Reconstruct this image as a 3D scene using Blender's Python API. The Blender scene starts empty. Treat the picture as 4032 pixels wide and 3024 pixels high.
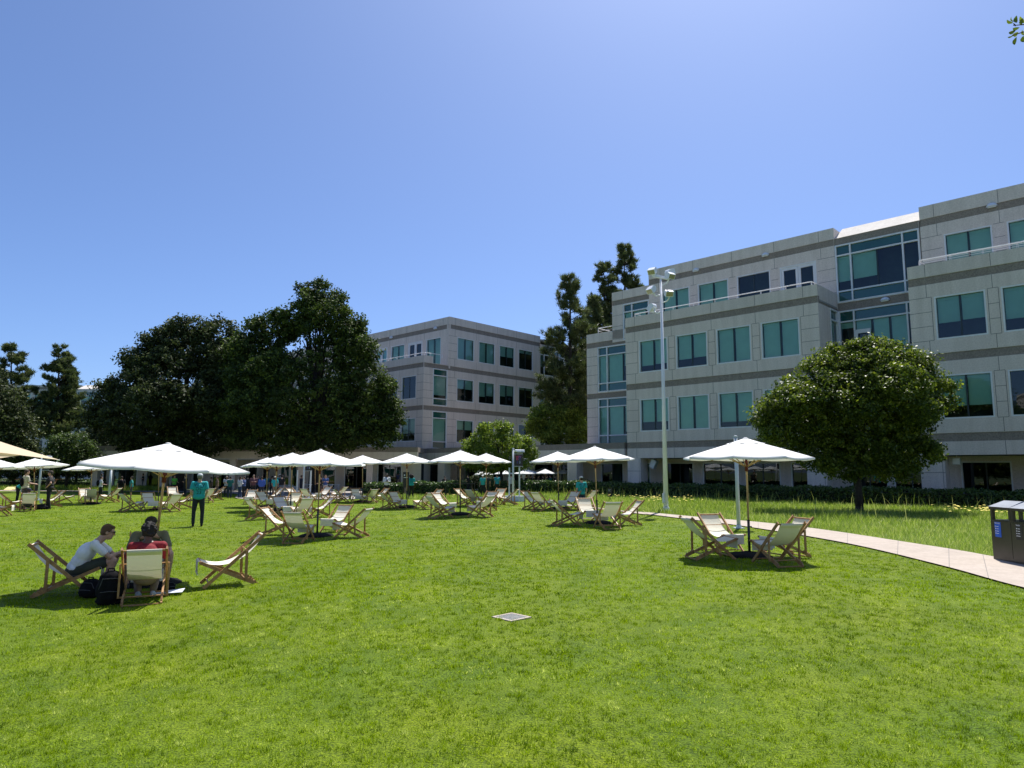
import bpy, math, random
import numpy as np
from mathutils import Vector, Matrix
from mathutils.bvhtree import BVHTree
random.seed(7); RNG=np.random.default_rng(11)
scn=bpy.context.scene; COL=scn.collection
rad=math.radians
# ------------------------------------------------------------------ camera model
FPX=2705.0; PITCH=rad(7.12); ROLL=rad(-0.25); CH=1.95
def ray(px,py):
    X=(px-2016)/FPX; Z=-(py-1512)/FPX
    x=X*math.cos(ROLL)+Z*math.sin(ROLL); zc=-X*math.sin(ROLL)+Z*math.cos(ROLL)
    return (x, math.cos(PITCH)-zc*math.sin(PITCH), math.sin(PITCH)+zc*math.cos(PITCH))
def at(px,py,Y):
    r=ray(px,py); k=Y/r[1]; return Vector((r[0]*k,Y,r[2]*k+CH))
def hgt(x,y):
    b=0.1+0.1*math.tanh((x+3.6)/1.6)
    return b+0.012*math.sin(x*0.9+y*0.3)+0.012*math.sin(y*0.7-x*0.2)
def hgt_np(x,y):
    return 0.1+0.1*np.tanh((x+3.6)/1.6)+0.012*np.sin(x*0.9+y*0.3)+0.012*np.sin(y*0.7-x*0.2)
def gp(px,py):
    z=0.1; r=ray(px,py)
    for i in range(12):
        t=(z-CH)/r[2]; x,y=r[0]*t,r[1]*t; z=hgt(x,y)
    return Vector((x,y,z))
# ------------------------------------------------------------------ mesh helpers
class MB:
    def __init__(s,mp=None): s.v=[];s.f=[];s.m=[];s.mp=mp;s.mi=0
    def add(s,vs,fs):
        o=len(s.v)
        if s.mp: vs=[s.mp(*p) for p in vs]
        s.v+= [tuple(p) for p in vs]; s.f+=[tuple(i+o for i in f) for f in fs]; s.m+=[s.mi]*len(fs)
    def box(s,x0,x1,y0,y1,z0,z1):
        s.add([(x0,y0,z0),(x1,y0,z0),(x1,y1,z0),(x0,y1,z0),(x0,y0,z1),(x1,y0,z1),(x1,y1,z1),(x0,y1,z1)],
              [(0,3,2,1),(4,5,6,7),(0,1,5,4),(1,2,6,5),(2,3,7,6),(3,0,4,7)])
    def quad(s,a,b,c,d): s.add([a,b,c,d],[(0,1,2,3)])
    def bar(s,p0,p1,w,h,up=(0,0,1)):
        p0=Vector(p0);p1=Vector(p1);d=(p1-p0).normalized();u=Vector(up)
        if abs(d.dot(u))>.95:u=Vector((1,0,0))
        a=d.cross(u).normalized();b=a.cross(d).normalized();a*=w/2;b*=h/2
        s.add([p0-a-b,p0+a-b,p0+a+b,p0-a+b,p1-a-b,p1+a-b,p1+a+b,p1-a+b],
              [(0,3,2,1),(4,5,6,7),(0,1,5,4),(1,2,6,5),(2,3,7,6),(3,0,4,7)])
    def cyl(s,p0,p1,r0,r1=None,n=12,cap=True):
        if r1 is None:r1=r0
        p0=Vector(p0);p1=Vector(p1);d=(p1-p0).normalized()
        a=d.orthogonal().normalized();b=d.cross(a)
        vs=[p0+(a*math.cos(t)+b*math.sin(t))*r0 for t in [2*math.pi*i/n for i in range(n)]]
        vs+=[p1+(a*math.cos(t)+b*math.sin(t))*r1 for t in [2*math.pi*i/n for i in range(n)]]
        fs=[(i,(i+1)%n,n+(i+1)%n,n+i) for i in range(n)]
        if cap: fs+=[tuple(range(n))[::-1],tuple(range(n,2*n))]
        s.add(vs,fs)
    def tube(s,pts,r,n=8):
        for a,b in zip(pts[:-1],pts[1:]): s.cyl(a,b,r,r,n)
    def sph(s,c,r,n=12,m=8,M=None):
        c=Vector(c); r=r if hasattr(r,'__len__') else (r,r,r)
        vs=[];fs=[]
        for j in range(m+1):
            ph=math.pi*j/m
            for i in range(n):
                t=2*math.pi*i/n
                p=Vector((r[0]*math.sin(ph)*math.cos(t),r[1]*math.sin(ph)*math.sin(t),r[2]*math.cos(ph)))
                if M: p=M@p
                vs.append(c+p)
        for j in range(m):
            for i in range(n): fs.append((j*n+i,(j+1)*n+i,(j+1)*n+(i+1)%n,j*n+(i+1)%n))
        s.add(vs,fs)
    def wall(s,s0,s1,z0,z1,y,ops=(),rev=.22):
        ss=sorted({s0,s1,*[min(max(o[0],s0),s1) for o in ops],*[min(max(o[1],s0),s1) for o in ops]})
        zs=sorted({z0,z1,*[min(max(o[2],z0),z1) for o in ops],*[min(max(o[3],z0),z1) for o in ops]})
        for a,b in zip(ss[:-1],ss[1:]):
            for c,d in zip(zs[:-1],zs[1:]):
                if b-a<1e-4 or d-c<1e-4: continue
                ms,mz=(a+b)/2,(c+d)/2
                if any(o[0]<ms<o[1] and o[2]<mz<o[3] for o in ops): continue
                s.quad((a,y,c),(b,y,c),(b,y,d),(a,y,d))
        for o in ops:
            a,b,c,d=o[:4]; a=max(a,s0);b=min(b,s1)
            r=o[4] if len(o)>4 else rev
            s.quad((a,y,c),(b,y,c),(b,y+r,c),(a,y+r,c)); s.quad((a,y,d),(b,y,d),(b,y+r,d),(a,y+r,d))
            s.quad((a,y,c),(a,y,d),(a,y+r,d),(a,y+r,c)); s.quad((b,y,c),(b,y,d),(b,y+r,d),(b,y+r,c))
    def mesh(s,name,mats,smooth=False):
        me=bpy.data.meshes.new(name); me.from_pydata([tuple(p) for p in s.v],[],s.f)
        if not isinstance(mats,(list,tuple)): mats=[mats]
        for m in mats: me.materials.append(m)
        if len(mats)>1: me.polygons.foreach_set('material_index',s.m)
        if smooth: me.polygons.foreach_set('use_smooth',[True]*len(s.f))
        me.update(); return me
    def build(s,name,mats,parent=None,smooth=False):
        return obj(name,s.mesh(name,mats,smooth),parent)
def obj(name,me,parent=None):
    o=bpy.data.objects.new(name,me); COL.objects.link(o)
    if parent: o.parent=parent
    return o
def tag(o,label=None,cat=None,group=None,kind=None):
    if label:o['label']=label
    if cat:o['category']=cat
    if group:o['group']=group
    if kind:o['kind']=kind
    return o
def thing(name,label,cat,loc=(0,0,0),rz=0,group=None):
    o=bpy.data.objects.new(name,None); COL.objects.link(o); o.empty_display_size=.2
    o.location=loc;o.rotation_euler=(0,0,rz)
    return tag(o,label,cat,group)
KIDS={}
def copy_tree(o,parent=None):
    c=o.copy(); COL.objects.link(c)
    if parent: c.parent=parent
    for ch in list(o.children): copy_tree(ch,c)
    return c
def npmesh(name,V,F,mat,attr=None,smooth=False):
    """V (n,3), F (m,k) arrays, attr (m,) per face float"""
    me=bpy.data.meshes.new(name); n=len(V);m,k=F.shape
    me.vertices.add(n);me.vertices.foreach_set('co',V.astype(np.float32).ravel())
    me.loops.add(m*k);me.loops.foreach_set('vertex_index',F.astype(np.int32).ravel())
    me.polygons.add(m);me.polygons.foreach_set('loop_start',np.arange(0,m*k,k,dtype=np.int32))
    me.materials.append(mat)
    if attr is not None:
        a=me.attributes.new('tint','FLOAT','FACE'); a.data.foreach_set('value',attr.astype(np.float32))
    me.update(calc_edges=True)
    if smooth: me.polygons.foreach_set('use_smooth',np.ones(m,dtype=bool))
    return me
# ------------------------------------------------------------------ materials
def mat(name):
    m=bpy.data.materials.new(name);m.use_nodes=True;nt=m.node_tree;nt.nodes.clear()
    out=nt.nodes.new('ShaderNodeOutputMaterial');return m,nt,out
def N(nt,t,**k):
    n=nt.nodes.new(t)
    for a,b in k.items():
        if a.startswith('_'): setattr(n,a[1:],b)
        else: n.inputs[a.replace('__',' ')].default_value=b
    return n
def lk(nt,a,b): nt.links.new(a,b)
def c4(c): return (c[0],c[1],c[2],1)
def pbr(name,col,rough=.6,metal=0,var=0,scale=20,bump=0,spec=.5,col2=None,sub=0):
    m,nt,out=mat(name);p=N(nt,'ShaderNodeBsdfPrincipled')
    p.inputs['Base Color'].default_value=c4(col);p.inputs['Roughness'].default_value=rough;p.inputs['Metallic'].default_value=metal
    p.inputs['Specular IOR Level'].default_value=spec
    lk(nt,p.outputs[0],out.inputs[0])
    if var or bump:
        tc=N(nt,'ShaderNodeTexCoord');no=N(nt,'ShaderNodeTexNoise');no.inputs['Scale'].default_value=scale;no.inputs['Detail'].default_value=6
        lk(nt,tc.outputs['Object'],no.inputs['Vector'])
        if var:
            r=N(nt,'ShaderNodeValToRGB');r.color_ramp.elements[0].position=.3;r.color_ramp.elements[1].position=.7
            a=col2 or [c*(1-var) for c in col]; b=[min(1,c*(1+var)) for c in col] if not col2 else col
            r.color_ramp.elements[0].color=c4(a);r.color_ramp.elements[1].color=c4(b)
            lk(nt,no.outputs['Fac'],r.inputs[0]);lk(nt,r.outputs[0],p.inputs['Base Color'])
        if bump:
            bu=N(nt,'ShaderNodeBump');bu.inputs['Strength'].default_value=bump;bu.inputs['Distance'].default_value=.02
            lk(nt,no.outputs['Fac'],bu.inputs['Height']);lk(nt,bu.outputs[0],p.inputs['Normal'])
    return m
def cloth(name,col,trans=.25,rough=.8,bump=.0):
    m,nt,out=mat(name)
    d=N(nt,'ShaderNodeBsdfDiffuse');t=N(nt,'ShaderNodeBsdfTranslucent');mx=N(nt,'ShaderNodeMixShader')
    tc=N(nt,'ShaderNodeTexCoord');no=N(nt,'ShaderNodeTexNoise');no.inputs['Scale'].default_value=3;no.inputs['Detail'].default_value=5
    lk(nt,tc.outputs['Object'],no.inputs['Vector'])
    r=N(nt,'ShaderNodeValToRGB');r.color_ramp.elements[0].color=c4([c*.93 for c in col]);r.color_ramp.elements[1].color=c4(col)
    lk(nt,no.outputs['Fac'],r.inputs[0])
    lk(nt,r.outputs[0],d.inputs[0]);lk(nt,r.outputs[0],t.inputs[0]);mx.inputs[0].default_value=trans
    lk(nt,d.outputs[0],mx.inputs[1]);lk(nt,t.outputs[0],mx.inputs[2]);lk(nt,mx.outputs[0],out.inputs[0])
    bu=N(nt,'ShaderNodeBump');bu.inputs['Strength'].default_value=.35;bu.inputs['Distance'].default_value=.02
    n2=N(nt,'ShaderNodeTexNoise');n2.inputs['Scale'].default_value=5;lk(nt,tc.outputs['Object'],n2.inputs['Vector'])
    lk(nt,n2.outputs['Fac'],bu.inputs['Height']);lk(nt,bu.outputs[0],d.inputs['Normal'])
    return m
def leafmat(name,dark,mid,light,trans=.3,rough=.45,spec=.5,shine=None):
    m,nt,out=mat(name)
    at_=N(nt,'ShaderNodeAttribute');at_.attribute_name='tint';at_.attribute_type='GEOMETRY'
    r=N(nt,'ShaderNodeValToRGB');e=r.color_ramp.elements;e[0].color=c4(dark);e[1].color=c4(light);k=e.new(.5);k.color=c4(mid)
    lk(nt,at_.outputs['Fac'],r.inputs[0])
    p=N(nt,'ShaderNodeBsdfPrincipled');p.inputs['Roughness'].default_value=rough;p.inputs['Specular IOR Level'].default_value=spec
    lk(nt,r.outputs[0],p.inputs['Base Color'])
    t=N(nt,'ShaderNodeBsdfTranslucent');hs=N(nt,'ShaderNodeHueSaturation');hs.inputs['Value'].default_value=1.6;hs.inputs['Saturation'].default_value=1.1
    lk(nt,r.outputs[0],hs.inputs['Color']);lk(nt,hs.outputs[0],t.inputs[0])
    mx=N(nt,'ShaderNodeMixShader');mx.inputs[0].default_value=trans
    lk(nt,p.outputs[0],mx.inputs[1]);lk(nt,t.outputs[0],mx.inputs[2]);lk(nt,mx.outputs[0],out.inputs[0])
    return m
def glassmat(name,tint,gloss=(.9,.95,1),ior=1.5,base=0.0):
    m,nt,out=mat(name)
    t=N(nt,'ShaderNodeBsdfTransparent');t.inputs[0].default_value=c4(tint)
    g=N(nt,'ShaderNodeBsdfGlossy');g.inputs['Color'].default_value=c4(gloss);g.inputs['Roughness'].default_value=.01
    tc=N(nt,'ShaderNodeTexCoord');no=N(nt,'ShaderNodeTexNoise');no.inputs['Scale'].default_value=.6
    bu=N(nt,'ShaderNodeBump');bu.inputs['Strength'].default_value=.06;bu.inputs['Distance'].default_value=.05
    lk(nt,tc.outputs['Object'],no.inputs['Vector']);lk(nt,no.outputs['Fac'],bu.inputs['Height']);lk(nt,bu.outputs[0],g.inputs['Normal'])
    f=N(nt,'ShaderNodeFresnel');f.inputs[0].default_value=ior
    mx=N(nt,'ShaderNodeMixShader')
    if base:
        ad=N(nt,'ShaderNodeMath');ad.operation='ADD';ad.inputs[1].default_value=base;lk(nt,f.outputs[0],ad.inputs[0]);lk(nt,ad.outputs[0],mx.inputs[0])
    else: lk(nt,f.outputs[0],mx.inputs[0])
    lk(nt,t.outputs[0],mx.inputs[1]);lk(nt,g.outputs[0],mx.inputs[2]);lk(nt,mx.outputs[0],out.inputs[0])
    return m
def concrete(name,a,b,speck=.5):
    m,nt,out=mat(name);p=N(nt,'ShaderNodeBsdfPrincipled');p.inputs['Roughness'].default_value=.85;p.inputs['Specular IOR Level'].default_value=.2
    tc=N(nt,'ShaderNodeTexCoord')
    n1=N(nt,'ShaderNodeTexNoise');n1.inputs['Scale'].default_value=14;n1.inputs['Detail'].default_value=5;n1.inputs['Roughness'].default_value=.8
    n2=N(nt,'ShaderNodeTexNoise');n2.inputs['Scale'].default_value=.35;n2.inputs['Detail'].default_value=4
    mp=N(nt,'ShaderNodeMapping');mp.inputs['Scale'].default_value=(1.8,1.8,.18);n3=N(nt,'ShaderNodeTexNoise');n3.inputs['Scale'].default_value=1.5;n3.inputs['Detail'].default_value=5
    lk(nt,tc.outputs['Object'],n1.inputs['Vector']);lk(nt,tc.outputs['Object'],n2.inputs['Vector']);lk(nt,tc.outputs['Object'],mp.inputs[0]);lk(nt,mp.outputs[0],n3.inputs['Vector'])
    r=N(nt,'ShaderNodeValToRGB');r.color_ramp.elements[0].position=.33;r.color_ramp.elements[1].position=.67
    r.color_ramp.elements[0].color=c4(a);r.color_ramp.elements[1].color=c4(b);lk(nt,n1.outputs['Fac'],r.inputs[0])
    mx=N(nt,'ShaderNodeMixRGB');mx.blend_type='MULTIPLY';mx.inputs[0].default_value=.35
    r2=N(nt,'ShaderNodeValToRGB');r2.color_ramp.elements[0].position=.3;r2.color_ramp.elements[1].position=.7;r2.color_ramp.elements[0].color=(.8,.8,.8,1);lk(nt,n2.outputs['Fac'],r2.inputs[0])
    lk(nt,r.outputs[0],mx.inputs[1]);lk(nt,r2.outputs[0],mx.inputs[2])
    mx2=N(nt,'ShaderNodeMixRGB');mx2.blend_type='MULTIPLY';mx2.inputs[0].default_value=.45
    r3=N(nt,'ShaderNodeValToRGB');r3.color_ramp.elements[0].position=.35;r3.color_ramp.elements[1].position=.6;r3.color_ramp.elements[0].color=(.78,.77,.75,1);lk(nt,n3.outputs['Fac'],r3.inputs[0])
    lk(nt,mx.outputs[0],mx2.inputs[1]);lk(nt,r3.outputs[0],mx2.inputs[2])
    lk(nt,mx2.outputs[0],p.inputs['Base Color'])
    bu=N(nt,'ShaderNodeBump');bu.inputs['Strength'].default_value=.3;bu.inputs['Distance'].default_value=.01
    lk(nt,n1.outputs['Fac'],bu.inputs['Height']);lk(nt,bu.outputs[0],p.inputs['Normal']);lk(nt,p.outputs[0],out.inputs[0])
    return m
def woodmat(name,a,b):
    m,nt,out=mat(name);p=N(nt,'ShaderNodeBsdfPrincipled');p.inputs['Roughness'].default_value=.5
    tc=N(nt,'ShaderNodeTexCoord');no=N(nt,'ShaderNodeTexNoise');no.inputs['Scale'].default_value=9;no.inputs['Detail'].default_value=4;no.inputs['Distortion'].default_value=1.5
    lk(nt,tc.outputs['Object'],no.inputs['Vector']);r=N(nt,'ShaderNodeValToRGB');r.color_ramp.elements[0].position=.35;r.color_ramp.elements[1].position=.65
    r.color_ramp.elements[0].color=c4(a);r.color_ramp.elements[1].color=c4(b);lk(nt,no.outputs['Fac'],r.inputs[0]);lk(nt,r.outputs[0],p.inputs['Base Color']);lk(nt,p.outputs[0],out.inputs[0])
    return m
M={}
M['conc']=concrete('pale_precast_concrete',(.62,.55,.495),(.84,.76,.69))
M['band']=concrete('brown_exposed_aggregate',(.20,.17,.145),(.38,.33,.285))
M['joint']=pbr('joint_sealant',(.2,.185,.175),.9)
M['frame']=pbr('white_painted_metal',(.72,.74,.76),.4,var=.04,scale=3)
M['mull']=pbr('dark_mullion',(.02,.035,.04),.4)
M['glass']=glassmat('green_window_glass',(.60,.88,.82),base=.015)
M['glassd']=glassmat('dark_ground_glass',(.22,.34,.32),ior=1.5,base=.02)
M['spandrel']=pbr('green_spandrel_glass',(.012,.085,.075),.06,spec=.9,var=.15,scale=.5)
M['blind']=pbr('pale_roller_blind',(.62,.66,.62),.9,var=.05,scale=2)
M['blindb']=pbr('pale_blue_blind',(.55,.70,.78),.9,var=.05,scale=2)
M['dark']=pbr('unlit_interior',(.035,.038,.04),.9,var=.4,scale=.8)  # near-black colour stands in for unlit rooms, drain pit and board hole
M['roof']=pbr('roof_membrane',(.35,.34,.33),.9)
M['sail_conc']=concrete('sloped_pale_coping',(.5,.47,.43),(.68,.65,.6))
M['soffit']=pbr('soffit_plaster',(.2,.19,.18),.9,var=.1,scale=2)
M['wood']=woodmat('oiled_beech',(.30,.15,.055),(.47,.27,.115))
M['wood2']=woodmat('pale_pole_wood',(.38,.24,.12),(.55,.38,.2))
M['canvas']=cloth('natural_canvas',(.80,.765,.67),.09)
M['canopy']=cloth('white_canopy_cloth',(.88,.88,.87),.16)
M['burg']=pbr('burgundy_strap',(.13,.018,.015),.6)
M['black']=pbr('black_metal',(.018,.018,.02),.45,var=.3,scale=6)
M['blackc']=pbr('black_nylon',(.008,.008,.010),.95,spec=.15,var=.4,scale=12,bump=.4)
M['white']=pbr('white_enamel',(.74,.77,.84),.35,var=.05,scale=2)
M['ltgrey']=pbr('pale_blue_grey_paint',(.55,.60,.63),.35,var=.05,scale=2)
M['lens']=pbr('lamp_glass',(.32,.30,.18),.1,spec=.8,var=.4,scale=30)
M['bin']=pbr('bronze_grey_steel',(.062,.058,.052),.28,metal=.4,var=.15,scale=3)
M['binroof']=pbr('grey_galvanised_lid',(.22,.24,.27),.4,metal=.3,var=.15,scale=5)
M['tan']=cloth('tan_sail_cloth',(.84,.70,.54),.55)
M['path']=concrete('pinkish_path_concrete',(.38,.325,.275),(.49,.425,.365))
M['pave']=concrete('terrace_paving',(.30,.27,.25),(.42,.39,.36))
M['bark']=pbr('rough_bark',(.07,.052,.038),.9,var=.5,scale=14,bump=1)
M['barkd']=pbr('dark_bark',(.035,.028,.022),.9,var=.5,scale=10,bump=1)
M['oak']=leafmat('live_oak_leaf',(.012,.022,.006),(.038,.064,.014),(.15,.20,.042),trans=.2,rough=.62,spec=.18)
M['oak2']=leafmat('grey_green_oak_leaf',(.013,.021,.008),(.036,.052,.018),(.13,.155,.055),trans=.2,rough=.62,spec=.18)
M['glossy']=leafmat('glossy_magnolia_leaf',(.022,.042,.008),(.070,.105,.016),(.26,.31,.05),trans=.34,rough=.45,spec=.32)
M['lime']=leafmat('lime_green_leaf',(.05,.085,.014),(.13,.19,.03),(.28,.34,.06),trans=.35,rough=.5,spec=.3)
M['mid']=leafmat('mid_green_leaf',(.02,.042,.012),(.055,.09,.022),(.12,.17,.045),trans=.3,rough=.5,spec=.3)
M['pine']=leafmat('pine_needle',(.026,.040,.012),(.070,.095,.028),(.20,.225,.085),trans=.25,rough=.5,spec=.3)
M['hedge']=leafmat('hedge_leaf',(.018,.042,.010),(.045,.085,.018),(.12,.19,.045),trans=.25,rough=.4,spec=.35)
M['hcore']=pbr('hedge_shade_core',(.012,.018,.008),.9)  # near-black inner box paints the shade between hedge leaves
M['grass']=leafmat('lawn_blade',(.045,.095,.004),(.215,.315,.004),(.58,.64,.19),trans=.38,rough=.6,spec=.08)
M['meadow']=leafmat('meadow_blade',(.11,.17,.025),(.22,.32,.045),(.55,.57,.22),trans=.35,rough=.45,spec=.3)
M['flower']=pbr('yellow_petal',(.85,.70,.12),.7)
M['steel']=pbr('drain_steel',(.45,.44,.42),.4,metal=.6,var=.2,scale=20)
M['teal']=pbr('teal_tee',(.02,.36,.37),.85,var=.08,scale=8,bump=.2)
SK={'a':pbr('fair_skin',(.52,.31,.22),.5,var=.06,scale=8),'b':pbr('tan_skin',(.33,.18,.11),.5,var=.06,scale=8),'c':pbr('brown_skin',(.10,.048,.028),.5,var=.06,scale=8)}
CC={}
def fab(c):
    k=tuple(round(x,3) for x in c)
    if k not in CC: CC[k]=pbr('clothing_fabric',c,.85,var=.15,scale=7,bump=.6)
    return CC[k]
def lawnmat():
    m,nt,out=mat('mown_lawn');p=N(nt,'ShaderNodeBsdfPrincipled');p.inputs['Roughness'].default_value=.75;p.inputs['Specular IOR Level'].default_value=.15
    tc=N(nt,'ShaderNodeTexCoord')
    def noise(s,d=4,sc=None):
        n=N(nt,'ShaderNodeTexNoise');n.inputs['Scale'].default_value=s;n.inputs['Detail'].default_value=d
        if sc: mp=N(nt,'ShaderNodeMapping');mp.inputs['Scale'].default_value=sc;lk(nt,tc.outputs['Object'],mp.inputs[0]);lk(nt,mp.outputs[0],n.inputs['Vector'])
        else: lk(nt,tc.outputs['Object'],n.inputs['Vector'])
        return n
    n1=noise(60,6);n2=noise(1.3,5);n3=noise(.35,4)
    r=N(nt,'ShaderNodeValToRGB');e=r.color_ramp.elements;e[0].position=.3;e[1].position=.7
    e[0].color=c4((.035,.065,.004));e[1].color=c4((.21,.30,.006));lk(nt,n1.outputs['Fac'],r.inputs[0])  # dark stop puts the shade of gaps between blades into the colour
    r2=N(nt,'ShaderNodeValToRGB');e=r2.color_ramp.elements;e[0].position=.32;e[1].position=.68;e[0].color=c4((.66,.74,.6));e[1].color=c4((1.15,1.08,1));lk(nt,n2.outputs['Fac'],r2.inputs[0])
    r3=N(nt,'ShaderNodeValToRGB');e=r3.color_ramp.elements;e[0].position=.35;e[1].position=.65;e[0].color=c4((.85,.93,.9));e[1].color=c4((1.1,1.03,.9));lk(nt,n3.outputs['Fac'],r3.inputs[0])
    a=N(nt,'ShaderNodeMixRGB');a.blend_type='MULTIPLY';a.inputs[0].default_value=1;lk(nt,r.outputs[0],a.inputs[1]);lk(nt,r2.outputs[0],a.inputs[2])
    b=N(nt,'ShaderNodeMixRGB');b.blend_type='MULTIPLY';b.inputs[0].default_value=1;lk(nt,a.outputs[0],b.inputs[1]);lk(nt,r3.outputs[0],b.inputs[2])
    lk(nt,b.outputs[0],p.inputs['Base Color'])
    bu=N(nt,'ShaderNodeBump');bu.inputs['Strength'].default_value=1;bu.inputs['Distance'].default_value=.03;lk(nt,n1.outputs['Fac'],bu.inputs['Height']);lk(nt,bu.outputs[0],p.inputs['Normal'])
    lk(nt,p.outputs[0],out.inputs[0]);return m
M['lawn']=lawnmat()
M['ground']=pbr('far_ground',(.06,.09,.02),.9,var=.4,scale=.3)
# ------------------------------------------------------------------ camera, sky, sun
cam=bpy.data.cameras.new('Camera');co=bpy.data.objects.new('Camera',cam);COL.objects.link(co);scn.camera=co
cam.sensor_fit='HORIZONTAL';cam.sensor_width=36;cam.lens=36*FPX/4032;cam.clip_end=3000;cam.clip_start=.1
fwd=Vector((0,math.cos(PITCH),math.sin(PITCH)));up0=Vector((0,-math.sin(PITCH),math.cos(PITCH)));rt0=Vector((1,0,0))
rt=rt0*math.cos(ROLL)+up0*math.sin(ROLL)*-1
# camera-space x axis = world rt0 rotated so that ray() holds
rt=Vector((math.cos(ROLL),0,0))-up0*math.sin(ROLL);up=up0*math.cos(ROLL)+rt0*math.sin(ROLL)
mw=Matrix((( rt.x,up.x,-fwd.x,0),(rt.y,up.y,-fwd.y,0),(rt.z,up.z,-fwd.z,CH),(0,0,0,1)));co.matrix_world=mw
SUN_AZ=rad(23);SUN_EL=rad(62)
w=bpy.data.worlds.new('World');scn.world=w;w.use_nodes=True;nt=w.node_tree;nt.nodes.clear()
bo=nt.nodes.new('ShaderNodeOutputWorld');bg=nt.nodes.new('ShaderNodeBackground');sk=nt.nodes.new('ShaderNodeTexSky')
sk.sky_type='NISHITA';sk.sun_disc=False;sk.sun_elevation=SUN_EL;sk.sun_rotation=SUN_AZ;sk.air_density=.72;sk.dust_density=1.35;sk.ozone_density=7.0;sk.altitude=50
bg.inputs[1].default_value=.094;tint=nt.nodes.new('ShaderNodeMixRGB');tint.blend_type='MULTIPLY';tint.inputs[0].default_value=1;tint.inputs[2].default_value=(.94,1.01,1.12,1);nt.links.new(sk.outputs[0],tint.inputs[1]);nt.links.new(tint.outputs[0],bg.inputs[0]);nt.links.new(bg.outputs[0],bo.inputs[0])
sl=bpy.data.lights.new('Sun','SUN');so=bpy.data.objects.new('Sun',sl);COL.objects.link(so);sl.energy=4.5;sl.angle=rad(.53);sl.color=(1,.955,.88)
sd=Vector((math.sin(SUN_AZ)*math.cos(SUN_EL),math.cos(SUN_AZ)*math.cos(SUN_EL),math.sin(SUN_EL)))
so.rotation_euler=sd.to_track_quat('Z','Y').to_euler();so.location=(0,0,60)
scn.view_settings.view_transform='Standard';scn.view_settings.look='None';scn.view_settings.exposure=.7;scn.view_settings.gamma=1
scn.render.engine='CYCLES'
scn.cycles.max_bounces=8;scn.cycles.transparent_max_bounces=12;scn.cycles.diffuse_bounces=4

TMP=bpy.data.scenes.new('tmp')
def ev_mesh(o):
    TMP.collection.objects.link(o);vl=TMP.view_layers[0];vl.update();dg=vl.depsgraph
    me=bpy.data.meshes.new_from_object(o.evaluated_get(dg),depsgraph=dg);TMP.collection.objects.unlink(o);return me
# ================================================================== BUILDINGS
def bands_ops(s0,s1,zs): return [(s0,s1,z,z+.44,.05) for z in zs]
def window(root,mp,s0,s1,z0,z1,y,bl=(1,1),name='window',mull=True,door=False,pane='glass',bm='blind',dark=True):
    """framed window; frame > pane, blind"""
    d=y+.10; f=MB(mp); w=.075
    for a in ((s0,s0+w,z0,z1),(s1-w,s1,z0,z1),(s0+w,s1-w,z1-w,z1),(s0+w,s1-w,z0,z0+w)): f.box(a[0],a[1],d-.12,d+.04,a[2],a[3])
    c=(s0+s1)/2
    if door:
        for a,b in ((s0+w,s0+w+.16),(c-.17,c-.01),(c+.01,c+.17),(s1-w-.16,s1-w)): f.box(a,b,d-.07,d+.02,z0+w,z1-w)
        f.box(s0+w+.16,c-.17,d-.07,d+.02,z1-w-.2,z1-w);f.box(c+.17,s1-w-.16,d-.07,d+.02,z1-w-.2,z1-w)
        f.box(s0+w+.16,c-.17,d-.07,d+.02,z0+w,z0+w+.25);f.box(c+.17,s1-w-.16,d-.07,d+.02,z0+w,z0+w+.25)
    fo=f.build(name,M['frame'],root)
    if mull and not door:
        m=MB(mp);m.box(c-.035,c+.035,d-.03,d+.03,z0+w,z1-w);m.build('mullion',M['mull'],fo)
    p=MB(mp);p.quad((s0+w,d,z0+w),(s1-w,d,z0+w),(s1-w,d,z1-w),(s0+w,d,z1-w));p.build('pane',M[pane],fo)
    b=MB(mp);H=z1-z0
    for (a,e),k in zip(((s0+w+.02,c-.05),(c+.05,s1-w-.02)),bl):
        if k>0:
            b.box(a,e,d+.14,d+.145,z1-w-(H-2*w)*k,z1-w); b.box(a,e,d+.10,d+.135,z1-w-.16,z1-w)
    if b.v: b.build('blind',M[bm],fo)
    return fo
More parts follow.
